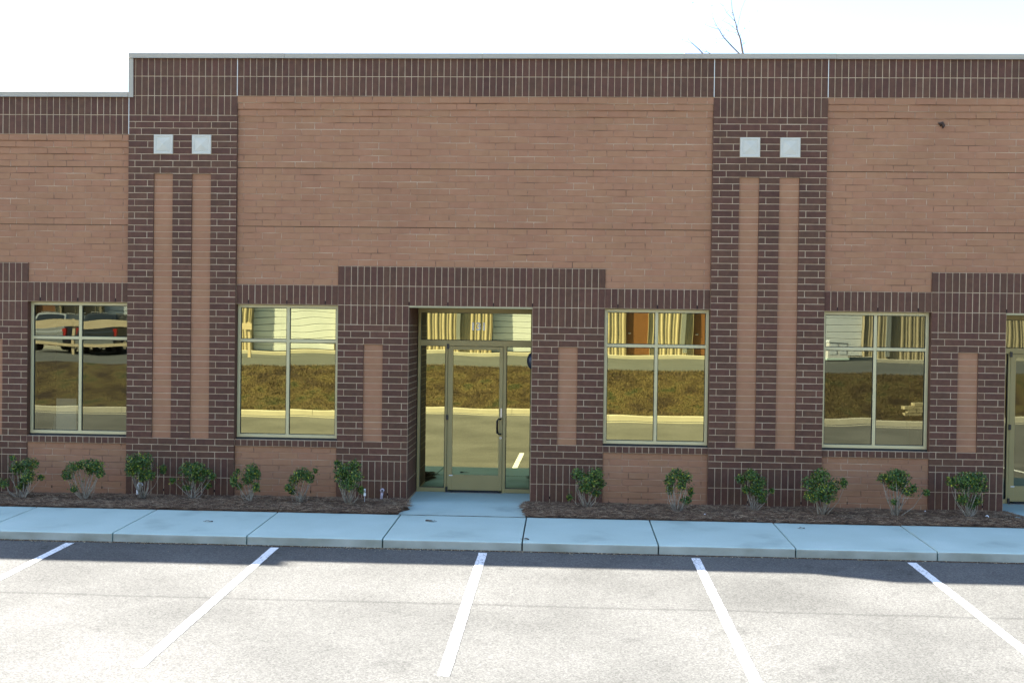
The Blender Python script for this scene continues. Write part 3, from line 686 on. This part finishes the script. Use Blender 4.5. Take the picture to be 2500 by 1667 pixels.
# ------------------------------------------------------------------ shrubs
def leaf(g, p, n, s, r):
    t = n.orthogonal().normalized(); t = (Matrix.Rotation(r.uniform(0, 6.28), 3, n) @ t); b = n.cross(t)
    k = len(g.v); L, W = s, s*.36
    pts = [p-t*L*.5, p-b*W+n*W*.25-t*L*.05, p+t*L*.55, p+b*W+n*W*.25-t*L*.05, p+t*L*.05]
    g.v += [tuple(q) for q in pts]; g.f += [(k, k+1, k+4), (k+1, k+2, k+4), (k+2, k+3, k+4), (k+3, k, k+4)]
def shrub(x, y, h, w, clumps, seed, label, nst=8, dead=12, side=()):
    y -= .09; r = random.Random(seed); z0 = max(bedz(x, y), -.02)-.01
    e = empty('holly_shrub', (x, y, z0), label, 'shrub', 'holly shrubs along the brick wall')
    st = MB(); lv = MB(); tw = MB(); cl = []; w *= 1.25; h *= 1.12
    for (cx, cz, rx, rz) in clumps+list(side):             # clumps in units of half width and height
        c = Vector((cx*w/2, r.uniform(-.3, .3)*w/2, cz*h)); cl.append((c, rx*w/2, rz*h))
    for c, rx, rz in cl:
        base = Vector((r.uniform(-.05, .05), r.uniform(-.04, .04), -.02))
        for k in range(2 if rx > .07 else 1):
            tgt = c+Vector((r.uniform(-.6, .6)*rx, r.uniform(-.5, .5)*rx, r.uniform(-.2, .5)*rz))
            mid = base.lerp(tgt, .5)+Vector((base.x*.5+tgt.x*.10, r.uniform(-.02, .02), -.02+r.uniform(-.02, .02)))
            rr = r.uniform(.0045, .0075); st.tube([base, base.lerp(mid, .5)+Vector((r.uniform(-.008, .008), 0, 0)), mid, mid.lerp(tgt, .6)+Vector((r.uniform(-.01, .01), 0, 0)), tgt], [rr, rr*.9, rr*.75, rr*.5, rr*.25], 5)
    for k in range(nst):                                 # extra bare stems
        a = r.uniform(0, 6.28); tgt = Vector((math.cos(a)*w*.28, math.sin(a)*w*.2, h*r.uniform(.45, .75)))
        base = Vector((r.uniform(-.06, .06), r.uniform(-.05, .05), -.02)); mid = base.lerp(tgt, .5)+Vector((r.uniform(-.02, .02), 0, 0)); rr = r.uniform(.003, .005)
        st.tube([base, mid, tgt], [rr, rr*.8, rr*.4], 4)
    for k in range(dead):
        a = r.uniform(0, 6.28); base = Vector((r.uniform(-.09, .09), r.uniform(-.06, .06), -.01)); tgt = base+Vector((math.cos(a)*.12, math.sin(a)*.08, r.uniform(.06, .20)))
        tw.tube([base, base.lerp(tgt, .5)+Vector((r.uniform(-.02, .02), 0, .01)), tgt], [.002, .0018, .001], 3)
    for c, rx, rz in cl:
        n = int(90+2600*rx*rz*13); rx *= 1.15; rz *= 1.25
        for _ in range(n):
            d = Vector((r.gauss(0, 1), r.gauss(0, 1), r.gauss(0, 1))).normalized(); q = r.random()**.45
            p = c+Vector((d.x*rx, d.y*rx, d.z*rz))*q*(1+.25*noise.noise(d*2.2+Vector((seed, 0, 0))))
            nn = (d*.6+Vector((r.gauss(0, .7), r.gauss(0, .7), r.gauss(.45, .6)))).normalized()
            leaf(lv, p, nn, r.uniform(.020, .036), r)
    for _ in range(230):                                 # loose leaves between the clumps
        c, rx, rz = r.choice(cl); c2 = r.choice(cl)[0]; p = c.lerp(c2, r.random()*.6)+Vector((r.gauss(0, .035), r.gauss(0, .035), r.gauss(0, .03)))
        if p.z > .12: leaf(lv, p, Vector((r.gauss(0, .7), r.gauss(0, .7), r.gauss(.5, .6))).normalized(), r.uniform(.019, .034), r)
    st.build('stems', M['stem'], e, True); tw.build('dead_twigs', M['twig'], e); lv.build('foliage', M['leaf'], e)
    return e
R0 = [(-.5, .62, .30, .13), (.1, .68, .36, .16), (.5, .60, .30, .14), (-.15, .84, .32, .12), (.3, .84, .30, .12), (0, .5, .36, .12)]
shrub(-3.93, -.42, .56, .46, R0, 1, 'holly shrub before the dark pier under the lower parapet, not at its corner')
shrub(-3.14, -.48, .58, .54, [(-.35, .70, .30, .13), (.25, .80, .36, .14), (.45, .58, .26, .12), (-.72, .38, .26, .09), (.1, .42, .30, .10), (-.1, .28, .2, .06), (-.5, .95, .12, .06)], 2, 'loose gappy holly shrub at the pier corner below the window under the lower parapet', 3, 10, [(.95, .52, .14, .05)])
shrub(-2.13, -.52, .56, .62, [(-.35, .84, .30, .11), (.1, .90, .34, .10), (.5, .86, .28, .12), (-.72, .62, .24, .12), (.2, .72, .22, .08), (.72, .70, .18, .09), (-.3, .30, .13, .06)], 3, 'vase-shaped holly shrub with tall bare pale stems below the window under the lower parapet', 12, 6)
shrub(-1.31, -.36, .66, .52, [(-.3, .80, .36, .14), (.2, .84, .38, .13), (0, .64, .44, .13), (-.45, .62, .26, .12), (.5, .52, .26, .09), (.1, .45, .25, .08)], 4, 'tall holly shrub beside the white hooked pipe at the foot of the pilaster', 9, 10, [(.95, .62, .14, .09)])
shrub(-.50, -.34, .52, .56, [(-.3, .80, .36, .16), (.15, .82, .34, .14), (.1, .60, .38, .14), (.5, .70, .22, .10), (-.35, .30, .20, .07), (.55, .35, .16, .07), (-.85, .52, .12, .06), (.85, .62, .16, .08)], 5, 'low ragged holly shrub at the pilaster foot, next to the one beside the white pipe', 6, 16)
shrub(.40, -.50, .50, .42, [(.15, .84, .42, .16), (.3, .72, .36, .14), (.0, .62, .30, .12), (.5, .42, .2, .12), (-.75, .60, .22, .16), (-.65, .82, .10, .06), (-.5, .40, .14, .08)], 6, 'holly shrub with a separate yellowish side branch beside the gold window next to the pilaster', 5, 8)
shrub(1.20, -.42, .50, .44, [(0, .80, .40, .16), (.45, .72, .32, .14), (-.45, .62, .26, .12), (-.62, .42, .26, .10), (-.5, .28, .18, .06), (.8, .88, .10, .06)], 7, 'small dark leggy holly shrub below the gold window, between the pier and a yellowish one', 10, 14)
shrub(1.95, -.50, .60, .50, [(-.35, .78, .34, .14), (.15, .86, .34, .12), (.3, .66, .40, .14), (-.3, .58, .40, .13), (0, .45, .40, .10), (.62, .34, .16, .08), (-.65, .92, .14, .05)], 8, 'bushy holly shrub with a white tag at the pier beside the entrance walk', 10, 10)
shrub(5.56, -.36, .56, .52, [(-.45, .82, .32, .12), (.35, .84, .34, .14), (0, .66, .46, .14), (.55, .58, .28, .12), (-.1, .50, .3, .1), (.4, .38, .2, .08), (-.85, .22, .14, .06)], 9, 'holly shrub with pale forked stems at the edge of the pier across the entrance walk', 8, 16)
shrub(6.90, -.52, .60, .44, [(-.1, .84, .36, .12), (.4, .78, .34, .12), (-.45, .70, .28, .12), (.15, .62, .24, .10), (-.42, .48, .2, .10), (.72, .44, .14, .09), (.45, .26, .28, .08)], 10, 'narrow upright holly shrub below the gold window that has brown doors in its reflection', 9, 22)
shrub(8.03, -.36, .58, .48, [(-.1, .86, .34, .12), (.25, .70, .40, .15), (-.55, .74, .24, .10), (.35, .46, .36, .12), (.05, .52, .30, .10), (.45, .28, .24, .07), (-.4, .52, .16, .08), (.95, .50, .12, .05)], 11, 'holly shrub leaning over grey dead twigs before the pilaster without a pipe', 4, 34)
shrub(9.01, -.54, .64, .58, [(-.05, .84, .34, .13), (-.45, .66, .34, .13), (.35, .62, .36, .14), (0, .56, .46, .14), (-.45, .42, .34, .11), (.2, .40, .38, .11), (.85, .70, .16, .09)], 12, 'large rounded holly shrub at the corner of the pilaster beside the dark window', 7, 10)
shrub(10.10, -.52, .64, .54, [(-.1, .86, .38, .13), (.25, .80, .38, .14), (-.5, .78, .28, .09), (.05, .64, .40, .10), (.45, .54, .26, .08), (.7, .60, .16, .07), (-.15, .32, .1, .05)], 13, 'mushroom-shaped holly shrub on bare pale stems below the dark window', 14, 6, [(1.25, .52, .14, .06)])
shrub(11.17, -.50, .62, .60, [(-.2, .84, .40, .12), (.3, .84, .38, .12), (0, .68, .52, .14), (.5, .64, .28, .12), (-.75, .78, .20, .09), (-.3, .40, .22, .10), (.35, .36, .2, .10), (.1, .26, .18, .07)], 14, 'dense dark holly shrub before the pier, beside a white scrap of litter', 8, 20)

# small things along the wall
def bz(x, y): return max(bedz(x, y), -.02)
g = MB(); e = empty('vent_pipe', (-1.50, -.14, bz(-1.5, -.14)), 'white plastic pipe with hooked top beside a shrub at the pilaster', 'pipe')
g.tube([(0, 0, -.02), (.012, 0, .15)], .019, 10); g.build('riser', M['pvc'], e, True)
g = MB(); g.tube([(.012, 0, .152), (.018, 0, .178), (.035, -.005, .20), (.058, -.01, .205), (.078, -.015, .19), (.085, -.015, .170)], .0165, 10); g.build('hook', M['pvc'], e, True)
e = empty('plant_tag', (2.16, -.44, bz(2.16, -.44)), 'white plastic plant tag hanging in the shrub beside the entrance walk', 'tag')
g = MB(); g.box(-.014, .014, -.002, .002, .165, .215); g.box(-.016, .018, -.003, .001, .105, .155); g.build('card', M['vinyl'], e)
g = MB(); g.tube([(0, 0, -.02), (.002, 0, .22)], .003, 5); g.build('stake', M['pvc'], e)
e = empty('capped_pipe', (2.36, -.07, bz(2.36, -.07)), 'short grey-pink capped pipe standing against the pier beside the entrance', 'pipe')
g = MB(); g.tube([(-.01, 0, -.03), (.0, 0, .06), (.006, 0, .13)], [.018, .02, .022], 9); g.build('pipe_body', M['bib'], e, True)
g = MB(); g.tube([(.006, 0, .13), (.012, -.01, .155), (.012, -.02, .175)], [.03, .034, .018], 10); g.build('cap', M['bib'], e, True)
g = MB(); g.tube([(.014, -.035, .155), (.014, -.048, .153)], .013, 8); g.build('outlet', M['black'], e)
def dleaf(x, y, z, s, a, label, sd_):
    r = random.Random(sd_); g = MB(); n = 9
    for sg in (-1, 1):
        for i in range(n):
            t0, t1 = i/n, (i+1)/n
            def E(t): return (t-.5)*2*s, sg*s*.42*math.sin(math.pi*t)**.7*(1+.25*math.sin(t*17)), .004+.012*abs(math.sin(3*t+sd_))+.5*s*sg*sg*.1*math.sin(math.pi*t)
            p, q = E(t0), E(t1); g.quad((p[0], 0, .006+.006*math.sin(5*t0)), (q[0], 0, .006+.006*math.sin(5*t1)), (q[0], q[1], q[2]), (p[0], p[1], p[2]))
    g.tube([(-s, 0, .006), (-s*1.45, s*.15, .012)], .0025, 4)
    o = g.build('fallen_leaf', M['deadleaf'], None, False, (x, y, z)); o.rotation_euler = (0, 0, a); tag(o, label, 'leaf', 'brown fallen leaves on the sidewalk')
dleaf(.21, -1.85, -.055, .055, .3, 'curled brown leaf on the sidewalk below the gold window with roll door reflected', 1)
dleaf(3.30, -1.50, -.043, .075, 2.9, 'large brown leaf on the sidewalk panel before the entrance walk', 2)
dleaf(4.70, -2.52, -.074, .05, .1, 'brown leaf lying across the sidewalk joint at the kerb edge', 3)
dleaf(8.56, -1.43, -.041, .05, .5, 'brown leaf on the sidewalk before the pilaster and the large rounded shrub', 4)
def scrap(x, y, s, sd_, label):
    r = random.Random(sd_); g = MB(); pts = [Vector((math.cos(a)*s*r.uniform(.6, 1), math.sin(a)*s*r.uniform(.5, 1), r.uniform(0, s*.6))) for a in [i*math.pi/3.5 for i in range(7)]]
    c = Vector((0, 0, s*.9))
    for i in range(7): g.tri(pts[i], pts[(i+1) % 7], c)
    o = g.build('litter_scrap', M['paper'], None, False, (x, y, bz(x, y)+.006)); tag(o, label, 'litter')
scrap(11.42, -.62, .04, 1, 'crumpled white litter scrap on the straw beside the dense dark shrub')
scrap(10.66, -.20, .028, 2, 'small white litter scrap near the wall below the dark window')
scrap(7.28, -.80, .026, 3, 'small pale litter scrap on the straw below the gold window near the pilaster')

# papers seen inside the window under the lower parapet
def sheet(x0, x1, z0, z1, y, name, label, cat, mt):
    g = MB(); g.box(x0, x1, y, y+.004, z0, z1); tag(g.build(name, mt), label, cat)
sheet(-2.95, -2.62, .985, 1.50, .16, 'paper_notice', 'large white paper notice inside the glass of the dark window under the lower parapet', 'notice', M['paper'])
e = empty('desk_sign', (-3.0, .32, .96), 'small grey stand-up sign on the inner sill of the dark window', 'sign')
g = MB(); g.prism([(-.09, 0), (.09, 0), (.07, .22), (-.05, .24)], 'y', -.004, .004); g.build('sign_face', M['grey'], e)
g = MB(); g.box(-.08, .08, 0, .08, -.004, .004); g.build('sign_foot', M['grey'], e)
e = empty('paper_cup', (-2.70, .26, .96), 'pale paper cup on the inner sill of the dark window', 'cup')
g = MB(); g.tube([(0, 0, 0), (0, 0, .16)], [.035, .05], 12); g.build('cup_body', M['paper'], e); g = MB(); g.tube([(0, 0, .16), (0, 0, .172)], [.053, .05], 12); g.build('lid', M['grey'], e)
g = MB(); g.box(-4.0, -1.2, .255, .42, .90, .955); P(g, 'inner_sill', M['room'])

# ------------------------------------------------------------------ bare tree behind the building
tree = empty('bare_tree', (11.9, 25, -.9), 'tall bare winter tree rising behind the parapet', 'tree')
def T(x, z, y=25.0): return (x-11.9, y-25, z+.9)
g = MB(); g.tube([T(11.95, -.9), T(12.0, 3), T(12.02, 6.5), T(11.95, 9.5), T(11.85, 11.8), T(11.73, 13.15), T(11.63, 13.7), T(11.51, 14.03), T(11.45, 14.3), T(11.40, 14.45), T(11.30, 14.85), T(11.26, 15.25), T(11.27, 15.6)],
       [.16, .14, .115, .09, .068, .050, .038, .031, .025, .020, .015, .011, .007], 8); g.build('trunk', M['bark'], tree, True)
br = MB(); r = random.Random(3)
def limb(pts, r0, r1):
    n = len(pts); r0 *= 1.25; r1 *= 1.4; br.tube([T(*p) for p in pts], [r0+(r1-r0)*i/(n-1) for i in range(n)], 5)
    for i in range(1, n):
        for _ in range(2):
            if r.random() < .55:
                p = Vector((*pts[i][:2],)); q = pts[i]; a = r.uniform(-.9, .9); L = r.uniform(.06, .22)
                br.tube([T(*q), T(q[0]+math.sin(a)*L, q[1]+math.cos(a)*L*.8, q[2] if len(q) > 2 else 25)], [.007, .004], 4)
limb([(11.95, 11.2), (11.75, 12.6), (11.60, 13.15), (11.30, 13.45), (10.98, 13.80), (10.85, 14.03), (10.72, 14.2)], .035, .010)
limb([(10.80, 14.08), (10.55, 14.15), (10.30, 14.25)], .008, .003)
limb([(10.74, 14.18), (10.62, 14.45), (10.55, 14.62)], .007, .003)
limb([(11.10, 13.70), (10.95, 13.72), (10.72, 13.70)], .007, .003)
limb([(11.50, 14.05), (11.58, 14.5), (11.66, 14.85), (11.80, 15.2)], .009, .004)
limb([(11.43, 14.36), (11.30, 14.50), (11.10, 14.70), (10.98, 14.95)], .010, .004)
limb([(11.51, 14.03), (11.35, 14.15), (11.20, 14.28), (10.95, 14.40)], .007, .003)
limb([(11.58, 13.80), (11.45, 13.95), (11.2, 14.0)], .006, .003)
limb([(11.68, 13.45), (11.76, 13.52), (11.80, 13.62)], .007, .003)
limb([(11.60, 13.78), (11.68, 13.98), (11.78, 14.08)], .006, .002)
limb([(12.0, 9.0), (11.4, 11.0), (10.8, 12.4), (10.30, 13.08), (10.10, 13.30), (9.86, 13.52), (9.70, 13.66)], .045, .006)
limb([(11.2, 11.6), (10.95, 12.7), (10.62, 13.10), (10.40, 13.22), (10.22, 13.26)], .02, .006)
limb([(9.86, 13.52), (9.62, 13.60), (9.45, 13.66)], .005, .002)
limb([(12.0, 8.0), (12.7, 9.6), (13.2, 11.0), (13.4, 12.2)], .05, .01)
limb([(12.0, 6.0), (11.2, 7.6), (10.5, 9.2), (10.1, 10.6)], .05, .01)
limb([(12.0, 5.0), (12.9, 6.6), (13.6, 8.4), (14.0, 10.0)], .05, .01)
br.build('branches', M['bark'], tree, True)
lf = MB(); r = random.Random(8)
for _ in range(46):
    p = Vector(T(r.choice((11.3, 10.9, 10.7, 11.6, 11.9, 12.2, 9.9))+r.gauss(0, .25), r.uniform(13.2, 15.2))); leaf(lf, p, Vector((r.gauss(0, 1), -1, r.gauss(0, 1))).normalized(), r.uniform(.05, .08), r)
kind(lf.build('last_leaves', M['flake'], tree), 'stuff')

# ------------------------------------------------------------------ across the lot (seen in the glass): kerb, berm, upper lot, far building
KD = 16.62
for k in range(-14, 18):
    x = k*3.05+.4; g = MB()
    z = lotz(16.6); prof = [(-16.05, z+.004), (-KD+.02, z-.015), (-KD, z+.005), (-KD-.02, z+.14), (-KD-.05, z+.16), (-KD-.17, z+.16), (-KD-.17, z-.2), (-16.05, z-.2)]
    g.prism(prof, 'x', x, x+3.04)
    if k == -14: kerb = kind(g.build('far_kerb', M['farconc']), 'structure')
    else: g.build('kerb_stone', M['farconc'], kerb)
def bermz(x, d):
    t = min(1, max(0, (d-16.8)/3.7)); s = t*t*(3-2*t)*.55+t*.45
    return .03+(1.27-.03)*s+.05*noise.noise(Vector((x*.5, d*.7, 2)))*math.sin(math.pi*min(1, t))+.012*noise.noise(Vector((x*3, d*3, 7)))
g = MB(); nx, ny = 300, 26; X0, X1 = -45, 60
for j in range(ny+1):
    d = 16.78+3.9*j/ny
    for i in range(nx+1): x = X0+(X1-X0)*i/nx; g.v.append((x, -d, bermz(x, d)))
for j in range(ny):
    for i in range(nx): a = j*(nx+1)+i; g.f.append((a, a+1, a+nx+2, a+nx+1))
for f in range(len(g.f)): g.f[f] = g.f[f][::-1]
kind(g.build('grass_bank', M['berm'], None, True), 'structure')
r = random.Random(9); g = MB()
for _ in range(52000):
    x = r.uniform(-8, 19); d = r.uniform(16.8, 20.7); z = bermz(x, d); h = r.uniform(.02, .075); a = r.uniform(0, 6.28); w = r.uniform(.005, .012); lx, ly = r.gauss(0, .05), r.gauss(0, .05)
    n = len(g.v); g.v += [(x-w*math.cos(a), -d-w*math.sin(a), z), (x+w*math.cos(a), -d+w*math.sin(a), z), (x+lx, -d+ly, z+h)]; g.f.append((n, n+1, n+2))
kind(g.build('dry_grass', M['blade']), 'stuff')
g = MB(); g.quad((-60, -60, 1.35), (75, -60, 1.35), (75, -20.6, 1.262), (-60, -20.6, 1.262)); kind(g.build('upper_lot', M['asphalt2']), 'structure')
g = MB(); g.box(-40, 45, -36.0, -34.6, 1.1, 1.44); kind(g.build('far_walk', M['farconc']), 'structure')
FB = -36.0; FZ = 1.44
fb = empty('ribbed_warehouse', (0, FB, FZ), 'tan ribbed metal warehouse with white roll doors and brown doors, reflected in the windows', 'building')
opens = [(-17.75, -13.5, 'roll'), (-10.25, -6.05, 'roll'), (1.49, 5.75, 'roll'), (15.15, 19.42, 'roll'), (8.08, 9.15, 'door'), (11.35, 12.42, 'door'), (-21.2, -20.1, 'door'), (-19.75, -19.05, 'win'), (-18.75, -18.1, 'win')]
opens.sort(); OT = {'roll': 4.3, 'door': 2.35, 'win': 2.3}
def ribs(x0, x1, z0, z1):
    mb = MB(); x = x0; p = .36; prof = []
    while x < x1-1e-6:
        e_ = min(x+p, x1)
        for t, yy in ((0, 0), (.05, .030), (.11, .030), (.16, 0), (.24, 0), (.255, .012), (.275, .012), (.29, 0)):
            if x+t < e_: prof.append((x+t, yy))
        x += p
    prof.append((x1, 0))
    for a, b in zip(prof[:-1], prof[1:]): mb.quad((b[0], b[1], z0), (a[0], a[1], z0), (a[0], a[1], z1), (b[0], b[1], z1))
    return mb.build('ribbed_panel', M['ribbed'], fb)
cur = -34.0
for a, b, k in opens:
    ribs(cur, a, 0, 6.2); ribs(a, b, OT[k], 6.2); cur = b
ribs(cur, 40, 0, 6.2)
g = MB()
for a, b, k in opens:
    t = OT[k]; dpt = -.30 if k == 'roll' else -.10
    g.box(a-.02, a, dpt, .07, 0, t); g.box(b, b+.02, dpt, .07, 0, t); g.box(a-.02, b+.02, dpt, .07, t, t+.03)
g.build('opening_trim', M['ribbed'], fb)
for a, b, k in opens:
    if k == 'roll':
        for i in range(14):
            g = MB(); z = .02+i*.305; g.prism([(-.34, z), (-.285, z+.015), (-.28, z+.28), (-.30, z+.295), (-.34, z+.295)], 'x', a+.01, b-.01); g.build('roll_door_slat', M['rollup'], fb)
    elif k == 'door':
        g = MB(); g.box(a+.05, b-.05, -.10, -.06, .02, 2.3); o = g.build('steel_door', M['brown'], fb)
        g = MB(); g.box(a, a+.05, -.10, -.02, 0, 2.35); g.box(b-.05, b, -.10, -.02, 0, 2.35); g.box(a+.05, b-.05, -.10, -.02, 2.3, 2.35); g.build('door_frame', M['brown'], fb)
        g = MB(); g.tube([(a+.12, -.06, 1.02), (a+.12, -.0, 1.02), (a+.24, .0, 1.02)], .015, 6); g.build('lever_handle', M['chrome'], fb)
    else:
        g = MB(); g.box(a, b, -.10, -.08, .9, OT[k]); g.build('far_pane', M['carglass'], fb); g = MB(); g.box(a, b, -.10, -.05, 0, .9); g.build('window_apron', M['ribbed'], fb)
for x in (-.20, 10.90, -4.6, 20.6):
    g = MB(); g.box(x-.10, x+.10, .06, .17, .1, 6.0); g.build('downspout', M['greytrim'], fb)
g = MB(); g.box(-34, 40, -20, -.36, 0, 6.1); g.build('warehouse_core', M['greytrim'], fb)
g = MB(); g.box(-34.1, 40.1, -20.1, .16, 6.2, 6.45); g.build('eave', M['greytrim'], fb)
# board fence in front of the warehouse
fe = empty('board_fence', (-16, -29.0, 1.30), 'two-board wooden rail fence in front of parked cars, reflected in the dark window', 'fence')
for z, xe in ((1.16, 7.8), (.36, 5.0)):
    for a in (-10.0, -5.0, 0.0):
        b = a+4.99 if a < 0 else xe; g = MB(); g.box(a, b, 0, .05, z, z+(.30 if z > .5 else .13)); g.build('board', M['board'], fe)
for a in (-10, -7.5, -5, -2.5, 0, 2.5, 5.0, 7.65):
    g = MB(); g.box(a-.06, a+.06, -.12, -.002, -.1, 1.50); g.build('post', M['board'], fe)
def suv(x, y, z, paint, label, rot=0):
    e = empty('parked_suv', (x, y, z), label, 'car', 'cars parked behind the board fence'); e.rotation_euler = (0, 0, rot)
    W = .92
    def loft(secs, name, mt):                               # secs: (y, z0, z1, half width bottom, half width top)
        g = MB()
        for (yy, z0, z1, wb, wt) in secs: g.v += [(-wb, yy, z0), (wb, yy, z0), (wb, yy, z0+(z1-z0)*.55), (wt, yy, z1), (-wt, yy, z1), (-wb, yy, z0+(z1-z0)*.55)]
        n = len(secs)
        for i in range(n-1):
            for j in range(6): k = (j+1) % 6; A = i*6; g.f.append((A+j, A+k, A+6+k, A+6+j))
        g.f.append(tuple(range(6))); g.f.append(tuple((n-1)*6+j for j in range(6))[::-1])
        return g.build(name, mt, e)
    loft([(-2.3, .42, .85, .80, .74), (-2.15, .30, .98, .90, .86), (-1.0, .28, 1.06, W, .88), (1.6, .28, 1.06, W, .88), (2.2, .32, 1.04, .90, .86), (2.35, .42, .95, .86, .82)], 'body', paint)
    loft([(-1.15, 1.04, 1.08, .84, .80), (-.55, 1.05, 1.60, .84, .66), (.2, 1.05, 1.72, .84, .66), (1.7, 1.05, 1.70, .84, .66), (2.22, 1.03, 1.10, .82, .78)], 'cabin', paint)
    g = MB(); g.quad((.70, 2.215, 1.14), (-.70, 2.215, 1.14), (-.56, 1.79, 1.64), (.56, 1.79, 1.64)); g.build('rear_glass', M['carglass'], e)
    g = MB(); g.quad((-.70, -1.09, 1.14), (.70, -1.09, 1.14), (.56, -.60, 1.60), (-.56, -.60, 1.60)); g.build('windscreen', M['carglass'], e)
    for s in (-1, 1):
        g = MB(); q = [(s*.842, -.62, 1.14), (s*.842, 1.7, 1.14), (s*.70, 1.5, 1.60), (s*.70, -.35, 1.60)]; g.quad(*(q if s > 0 else q[::-1])); g.build('side_glass', M['carglass'], e)
        g = MB(); g.box(s*.86-.08, s*.86+.08, 2.22, 2.34, .78, 1.05); g.build('tail_light', M['amber'], e)
        g = MB(); g.box(s*.70-.14, s*.70+.14, -2.29, -2.14, .70, .84); g.build('headlight', M['chrome'], e)
        for yy in (-1.4, 1.45):
            g = MB(); g.tube([(s*.70, yy, .34), (s*.94, yy, .34)], .34, 18); o = g.build('wheel', M['tyre'], e)
            g = MB(); g.tube([(s*.94, yy, .34), (s*.955, yy, .34)], [.22, .19], 14); g.build('rim', M['chrome'], o)
    g = MB(); g.box(-.85, .85, 2.30, 2.42, .40, .62); g.build('bumper', M['greytrim'], e)
    for s in (-1, 1):
        g = MB(); g.tube([(s*.60, -.3, 1.745), (s*.60, 1.5, 1.745)], .02, 6); g.build('roof_rail', M['chrome'], e)
suv(-15.4, -32.2, 1.325, M['carpaint'], 'dark sport utility car parked before the shaded roll door, reflected in the dark window')
suv(-17.75, -32.4, 1.325, M['carsilver'], 'silver sport utility car parked before the small warehouse windows, reflected in the dark window')
# stack of yellowish blocks on the bank and a utility cabinet by the warehouse
ps = empty('paver_stack', (16.55, -17.55, bermz(16.55, 17.4)), 'stack of yellowish concrete blocks on the grass bank by the kerb', 'block stack')
bm_ = MB().box(-.13, .13, -.09, .09, 0, .09).mesh('block', M['paver']); r = random.Random(4)
for lay in range(4):
    for i in range(5 if lay < 3 else 4):
        for j in range(2):
            o = link('block', bm_, ps, (-.62+.275*i+(.1 if lay % 2 else 0)+(.2 if lay > 2 else 0)+r.uniform(-.01, .01), .1-.2*j, -.02+lay*.10)); o.rotation_euler = (0, 0, r.uniform(-.06, .06))
uc = empty('utility_cabinet', (17.75, -34.3, 1.34), 'pale utility cabinet on the upper lot before a white roll door', 'cabinet')
g = MB(); g.box(-.45, .45, -.3, .3, .08, .85); g.build('cabinet_body', M['grey'], uc)
g = MB(); g.prism([(-.5, .85), (.5, .85), (.42, .95), (-.42, .95)], 'y', -.34, .34); g.build('cabinet_lid', M['rollup'], uc)
g = MB(); g.box(-.5, .5, -.35, .35, 0, .08); g.build('cabinet_base', M['conc'], uc)
for s in (-.22, .22):
    g = MB(); g.box(s-.16, s+.16, .301, .315, .25, .78); g.build('cabinet_door', M['rollup'], uc)
